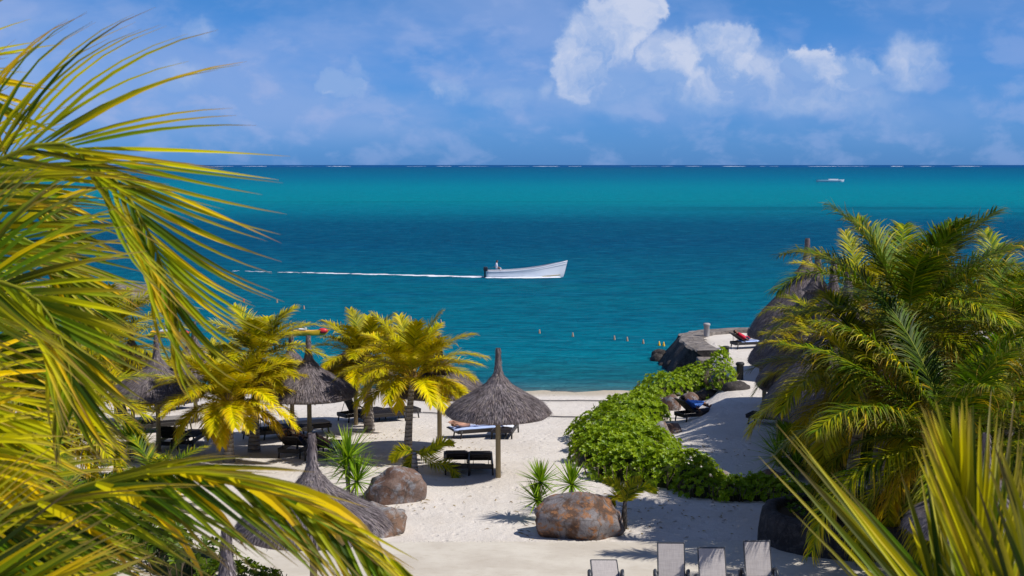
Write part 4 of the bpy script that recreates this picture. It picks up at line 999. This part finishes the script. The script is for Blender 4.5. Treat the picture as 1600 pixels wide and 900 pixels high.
lg(222, 676, -60, 'black recliner with raised back left of the left parasol post', back=35)
lg(247, 672, -62, 'recliner with flat grey cushion behind the left parasol post', back=0, cushion=True)
_, pe = lg(235, 640, -40, 'black recliner near the water at far left with a red towel beside it', back=40)
_, pf = lg(268, 641, -30, 'black recliner near the water under the left parasol eave', back=45)
towel(pf + Vector((-.05, -.55, .80)), R(-30), (.55, .5), M['red'], 'bright red towel on the recliner near the water', .2, 5)
person(pe, R(-40), lying(40, .52, .15, 'side', .0), 'person in dark swimwear reclining near the water at far left', 'skin_tan', 'hair', None, 'cloth_navy', 'sunbathers')
# ---- promenade
_, pg = lg(1083, 657, -62, 'black recliner on the shaded path beside the hedge stones', back=42, group='recliners on the promenade')
towel(pg + Vector((0, -.42, .83)), R(-62), (.66, .5), M['towel_blue'], 'blue towel draped over the back of the shaded path recliner', .30, 6)
person(pg, R(-62), lying(42, .52, .22, 'side', .0), 'person reclining with crossed legs on the shaded path beside the hedge', 'skin_tan', 'hair', 'cloth_blue', 'cloth_navy', 'sunbathers')
_, ph = lg(1163, 544, -72, 'black recliner at the tip of the promenade by the sea wall', back=35, group='recliners on the promenade')
towel(ph + Vector((.25, .1, .385)), R(-72), (1.1, 1.2), M['towel_pale'], 'pale blue towel hanging from the recliner at the tip of the promenade', .36, 7)
person(ph, R(-72), lying(35, .52, .1, 'side', .0), 'person in red top reclining at the tip of the promenade', 'skin_tan', 'hair', 'red', 'cloth_navy', 'sunbathers')
_, pi_ = lg(1222, 664, 62, 'black recliner under the nearest pavilion eave', back=50, group='recliners on the promenade')
person(pi_, R(62), lying(50, .52, .2, 'side', .0), 'person in a blue shirt sitting up under the nearest pavilion eave', 'skin_tan', 'hair', 'cloth_blue', 'cloth_navy', 'sunbathers')
# ---- beige sling recliners
gT = 'beige sling recliners on the terrace'
def tl(px, topy, ztop, rz, label, back):
    d = ray(px, topy); t = (ztop-H)/d.z; p = Vector((0, 0, H)) + d*t; a = R(back); dv = Vector((0, -.10 - cos(a)*.79, 0)); dv.rotate(Matrix.Rotation(R(rz), 3, 'Z')); p = p - dv; p.z = .075
    lounger(p, R(rz), label, back, 'beige', gT)
tl(943, 884, .52, 180, 'beige sling recliner lowered nearly flat, leftmost on the terrace', 14)
tl(1048, 854, 1.10, 178, 'beige sling recliner with raised back, left of the middle one', 68)
tl(1111, 862, 1.05, 180, 'beige sling recliner with slightly lower back, between the two tall backed ones', 60)
tl(1182, 851, 1.11, 183, 'beige sling recliner with raised back, rightmost beside the stone planter', 69)

# ---------------------------------------------------------------- boats
def hullmesh(L, B, sheer, draft, n=22, m=7):
    vs = []
    for i in range(n+1):
        t = i/n; x = -L/2 + L*t; wd = B/2*(1 - max(0, (t-.5)/.5)**2.2)*(1 - .12*max(0, .3-t)/.3); top = sheer(t)
        for j in range(-m, m+1):
            q = abs(j)/m; y = math.copysign(wd*math.sin(q*pi/2)**.75, j) if j else 0; z = -draft*(1-.4*t**4) + (top+draft*(1-.4*t**4))*(1-cos(q*pi/2))**.9
            xx = x + (q*.55*max(0, (t-.8)/.2)**1.0 if t > .8 else 0)
            vs.append(Vector((xx, y, z)))
    k = 2*m+1; fs = [(i*k+j, (i+1)*k+j, (i+1)*k+j+1, i*k+j+1) for i in range(n) for j in range(2*m)]; fs.append(tuple(range(k)))
    return vs, fs, n, k
def boat():
    c = GW(819, 433); root = empty('motor_boat', c, R(3), 'long white open motor boat with raised bow crossing the bay', 'boat')
    L = 7.4; sh = lambda t: .62 + .95*t**2.6
    vs, fs, n, k = hullmesh(L, 1.9, sh, .25); b = MB()
    b.add(vs, fs, smooth=True); b.build('hull', M['boat_white'], root)
    b = MB(); vi = [Vector((v.x*.985, v.y*.93, max(v.z+.05, .1))) for v in vs]; b.add(vi, [f[::-1] for f in fs]); b.build('hull_inside', M['boat_in'], root)
    for s in (0, k-1):
        b = MB(); b.tube([vs[i*k+s] + Vector((0, 0, .01)) for i in range(n+1)], .045, 6); b.build('gunwale', M['boat_white'], root)
        b = MB(); b.tube([(vs[i*k+s]*.74 + vs[i*k+(s+(3 if s == 0 else -3))]*.26) + Vector((0, (.02 if s else -.02), 0)) for i in range(n+1)], .035, 6); b.build('rubbing_strake', M['boat_in'], root)
    b = MB(); b.tube([vs[i*k+ (4 if 1 else 0)]*1.0 + Vector((.0, -.03, -.02)) for i in range(13, n)], .03, 5); b.tube([Vector((x, -.02 - max(0, (2.9 - x))*.34, .05)) for x in (2.2, 2.6, 3.0, 3.3)], .05, 5); b.build('waterline_stripe', M['gold'], root)
    for x in (-1.9, -.2, 1.3):
        b = MB(); b.box((x, 0, .45), (.28, 1.6, .05), bev=.01); b.build('thwart', M['boat_white'], root)
    b = MB(); b.box((2.9, 0, 1.17), (.9, .6, .05), bev=.01); b.build('foredeck', M['boat_white'], root)
    b = MB(); b.box((-3.78, 0, .82), (.42, .34, .42), bev=.08); b.box((-3.85, 0, .3), (.16, .12, .9), bev=.03); b.tube([(-3.6, 0, .85), (-3.2, -.1, .95)], .025, 6); b.build('outboard_motor', M['motor'], root)
    # helmsman seated at the stern
    t = Vector((.1, 0, 1)).normalized(); p = Vector((0, 0, .78)); J = {'pelvis': p, 'waist': p+t*.2, 'chest': p+t*.40, 'neck': p+t*.57, 'chin': p+t*.63+Vector((.03, 0, 0)), 'head': p+t*.71+Vector((.02, 0, 0)), 'crownp': p+t*.79}
    for s, q in (('L', 1), ('R', -1)):
        y = Vector((0, q, 0)); J['sh'+s] = p+t*.46+y*.18; J['el'+s] = p+t*.2+y*.25+Vector((.05, 0, 0)); J['wr'+s] = p+t*.05+y*.2+Vector((.27 if q < 0 else -.2, 0, .05)); J['ha'+s] = J['wr'+s]+Vector((.08 if q < 0 else -.08, 0, 0))
        J['hi'+s] = p+y*.09+Vector((.06, 0, 0)); J['kn'+s] = p+y*.13+Vector((.45, 0, .02)); J['an'+s] = p+y*.13+Vector((.42, 0, -.42)); J['toe'+s] = p+y*.14+Vector((.55, 0, -.46))
    hp = person(c + Vector((-2.75, -.15, .1)), R(3), J, 'person in white shirt and dark cap steering the white boat from the stern', 'skin_tan', 'hair', 'cloth_white', 'cloth_navy', None, Vector((1, 0, 0)))
    # foam at the hull and the wake
    r = random.Random(9); b = MB()
    for i in range(150):
        x = -3.6 + 6.8*r.random()**.8; s = r.uniform(.10, .34)*(1.2 - .5*abs(x)/4); y = -.95 + .4*max(0, (x-.8)/2.6)*1.6 - r.uniform(0, .25)
        pr = [(s*1.6*sin(a)+.001, s*.30*cos(a)) for a in (.0, .7, 1.4)]; b.lathe(pr, 7, (c.x+x, c.y+y, WATER+.02), .5)
    tag(b.build('bow_foam', M['foam']), 'white foam along the near side of the white boat hull', 'foam', None, 'stuff')
    b = MB(); p0 = GW(752, 433); p1 = GW(340, 423)
    for i in range(1100):
        q = r.random()**1.25; p = p0.lerp(p1, q); dens2 = .5 + .5*mn.noise(Vector((q*14, 0, 0)))
        if r.random() > dens2*dens2*1.3*(1.1 - q): continue
        s = r.uniform(.08, .30)*(1.2-.8*q); p = p + Vector((r.uniform(-.8, .8), r.gauss(0, .22*(1.2 - .5*q)), 0))
        pr = [(s*sin(a)+.001, .10*cos(a)*s) for a in (.0, .8, 1.5)]; bb = len(b.v); b.lathe(pr, 6, (0, 0, 0), .5)
        for j in range(bb, len(b.v)): v = b.v[j]; b.v[j] = (p.x+v[0]*2.4, p.y+v[1], WATER+.02+v[2])
    tag(b.build('boat_wake', M['foam']), 'thin white wake trailing behind the white boat', 'wake', None, 'stuff')
boat()
def farboat():
    c = GW(1297, 284.3); root = empty('flat_boat', c, R(2), 'low flat white boat far out below the horizon', 'boat')
    vs, fs, n, k = hullmesh(17, 3.4, lambda t: 1.1 + .5*t**3 + .2*(1-t)**3, .3); b = MB(); b.add(vs, fs, smooth=True); b.build('hull', M['boat_white'], root)
    b = MB(); b.box((0, 0, 1.15), (14, 2.6, .1)); b.box((2, 0, 1.5), (6, 2.2, .7), bev=.1); b.build('deck', M['boat_white'], root)
    b = MB(); b.box((-7.6, 0, .9), (1.2, 1, 1), bev=.1); b.build('outboard_motor', M['motor'], root)
farboat()
def kayak(px, py, label, rz):
    c = GW(px, py); root = empty('kayak', c, R(rz), label, 'kayak', 'yellow kayaks')
    vs, fs, n, k = hullmesh(2.1, .7, lambda t: .30 + .1*(2*t-1)**2, .12)
    b = MB(); b.add(vs, fs, smooth=True); b.add([Vector((v.x, v.y*.98, .3+.02*cos(v.y*4))) for v in vs], fs, smooth=True); b.build('hull', M['yellowp'], root)
    b = MB(); b.tube([(.85, 0, .25), (1.0, 0, .27), (1.25, 0, .29), (1.4, 0, .31)], [.16, .2, .17, .07], 10); b.build('bow', M['redp'], root)
    b = MB(); b.box((-.2, 0, .42), (.5, .45, .12), bev=.03); b.build('seat', M['cloth_white'] , root)
kayak(478, 524, 'yellow kayak with a red bow floating behind the middle parasol', 4)
kayak(262, 527, 'yellow kayak with red bow peeping out beside the windswept palm', -5)
for k, (px, py, cy_) in enumerate([(843, 521, 'w'), (895, 526, 'w'), (1030, 540, 'y'), (1037, 541, 'y'), (1054, 543, 'y'), (433, 473, 'w'), (381, 472, 'r'), (475, 483, 'w'), (689, 505, 'w'), (642, 500, 'w'), (1005, 537, 'w'), (980, 533, 'w'), (960, 531, 'w')]):
    p = GW(px, py); b = MB(); r_ = .085 if cy_ == 'y' else .07; b.lathe([(.01, -.12), (r_*.8, -.08), (r_, .03), (r_*.75, .13), (.04, .18), (.035, .26), (.01, .27)], 12)
    o = b.build('buoy', {'w': M['buoytan'], 'y': M['yellowp'], 'r': M['redp']}[cy_]); o.location = p
    nm = {'w': 'small tan buoy', 'y': 'small yellow buoy', 'r': 'small red buoy'}[cy_]
    where = ['right of the lone parasol finial', 'second right of the lone parasol finial', 'leftmost of the three off the sea wall', 'middle of the three off the sea wall', 'nearest the sea wall', 'above the greener palm crown', 'among the near leaflet tips', 'right above the golden palm crown', 'above the twin palms at right', 'above the twin palms at left', 'just left of the yellow ones', 'second left of the yellow ones', 'third left of the yellow ones'][k]
    tag(o, nm + ' floating ' + where, 'buoy', 'buoys in the bay')

# ---------------------------------------------------------------- court strap on the sand, bollards
def court():
    pts = [G(600, 647), G(660, 646), G(760, 650), G(916, 653), G(947, 627), G(860, 627), G(690, 621), G(640, 620)]
    b = MB(); cen = pts[2]
    def seg(a, c, drop=0):
        d = (c-a); n = max(2, int(d.length/.3)); nr = Vector((-d.y, d.x, 0)).normalized()*.055; vs = []
        for i in range(n+1):
            p = a + d*i/n; z = hz(p.x, p.y)+.03; q = p + nr*2*mn.noise(p*.3)
            vs += [Vector((q.x, q.y, z))-nr-cen, Vector((q.x, q.y, z+.03))-cen, Vector((q.x, q.y, z))+nr-cen]
        b.add(vs, [f for i in range(n) for f in ((i*3, i*3+1, i*3+4, i*3+3), (i*3+1, i*3+2, i*3+5, i*3+4))])
    for i in range(len(pts)-1): seg(pts[i], pts[i+1])
    o = b.build('court_boundary', M['strap']); o.location = cen; tag(o, 'dark strap laid as a rectangle court on the sand near the water', 'boundary strap')
court()
for k, (px, py, h, mt, lb) in enumerate([(1104, 527, .75, 'concrete', 'pale round bollard on the sea wall cap'), (1134, 556, .6, 'drum_dark', 'dark squat bollard behind the wall steps'), (1156, 590, .8, 'drum_dark', 'dark bollard beside the far hedge clump')]):
    p = G(px, py + 3); p.z = max(hz(p.x, p.y), .16 if k in (0, 3) else -.1); b = MB(); b.lathe([(.16, 0), (.16, h*.8), (.20, h*.84), (.20, h*.95), (.14, h), (.02, h+.01)], 16)
    o = b.build('bollard', M[mt]); o.location = p; tag(o, lb, 'bollard', 'bollards of the promenade')

def litter():
    r = random.Random(77); b = MB(); spots = [(903, 838, 1.8), (617, 785, 1.5), (640, 722, 1.6), (577, 680, 1.5), (1020, 790, 2.6), (1150, 800, 3.), (358, 725, 2.), (1100, 700, 2.5), (780, 800, 4.5), (1000, 830, 3.), (720, 700, 3.)]
    for px, py, rad in spots:
        c = G(px, py)
        for _ in range(34):
            a = r.uniform(0, 6.28); q = rad*r.random()**.7; x, y = c.x + cos(a)*q, c.y + sin(a)*q; z = hz(x, y) + .02; L = r.uniform(.04, .22); w_ = r.uniform(.008, .02); e = r.uniform(0, 3.14)
            d = Vector((cos(e), sin(e), 0))*L; nn = Vector((-sin(e), cos(e), 0))*w_; p = Vector((x, y, z))
            b.add([p-nn, p+nn, p+d*.6+nn*.8+Vector((0, 0, .02)), p+d, p+d*.6-nn*.8+Vector((0, 0, .02))], [(0, 1, 2, 3, 4)], lerp((.20, .12, .06), (.42, .33, .16), r.random()))
    tag(b.build('leaf_litter', M['shrub']), 'dry leaf scraps scattered on the sand', 'leaf litter', None, 'stuff')
litter()
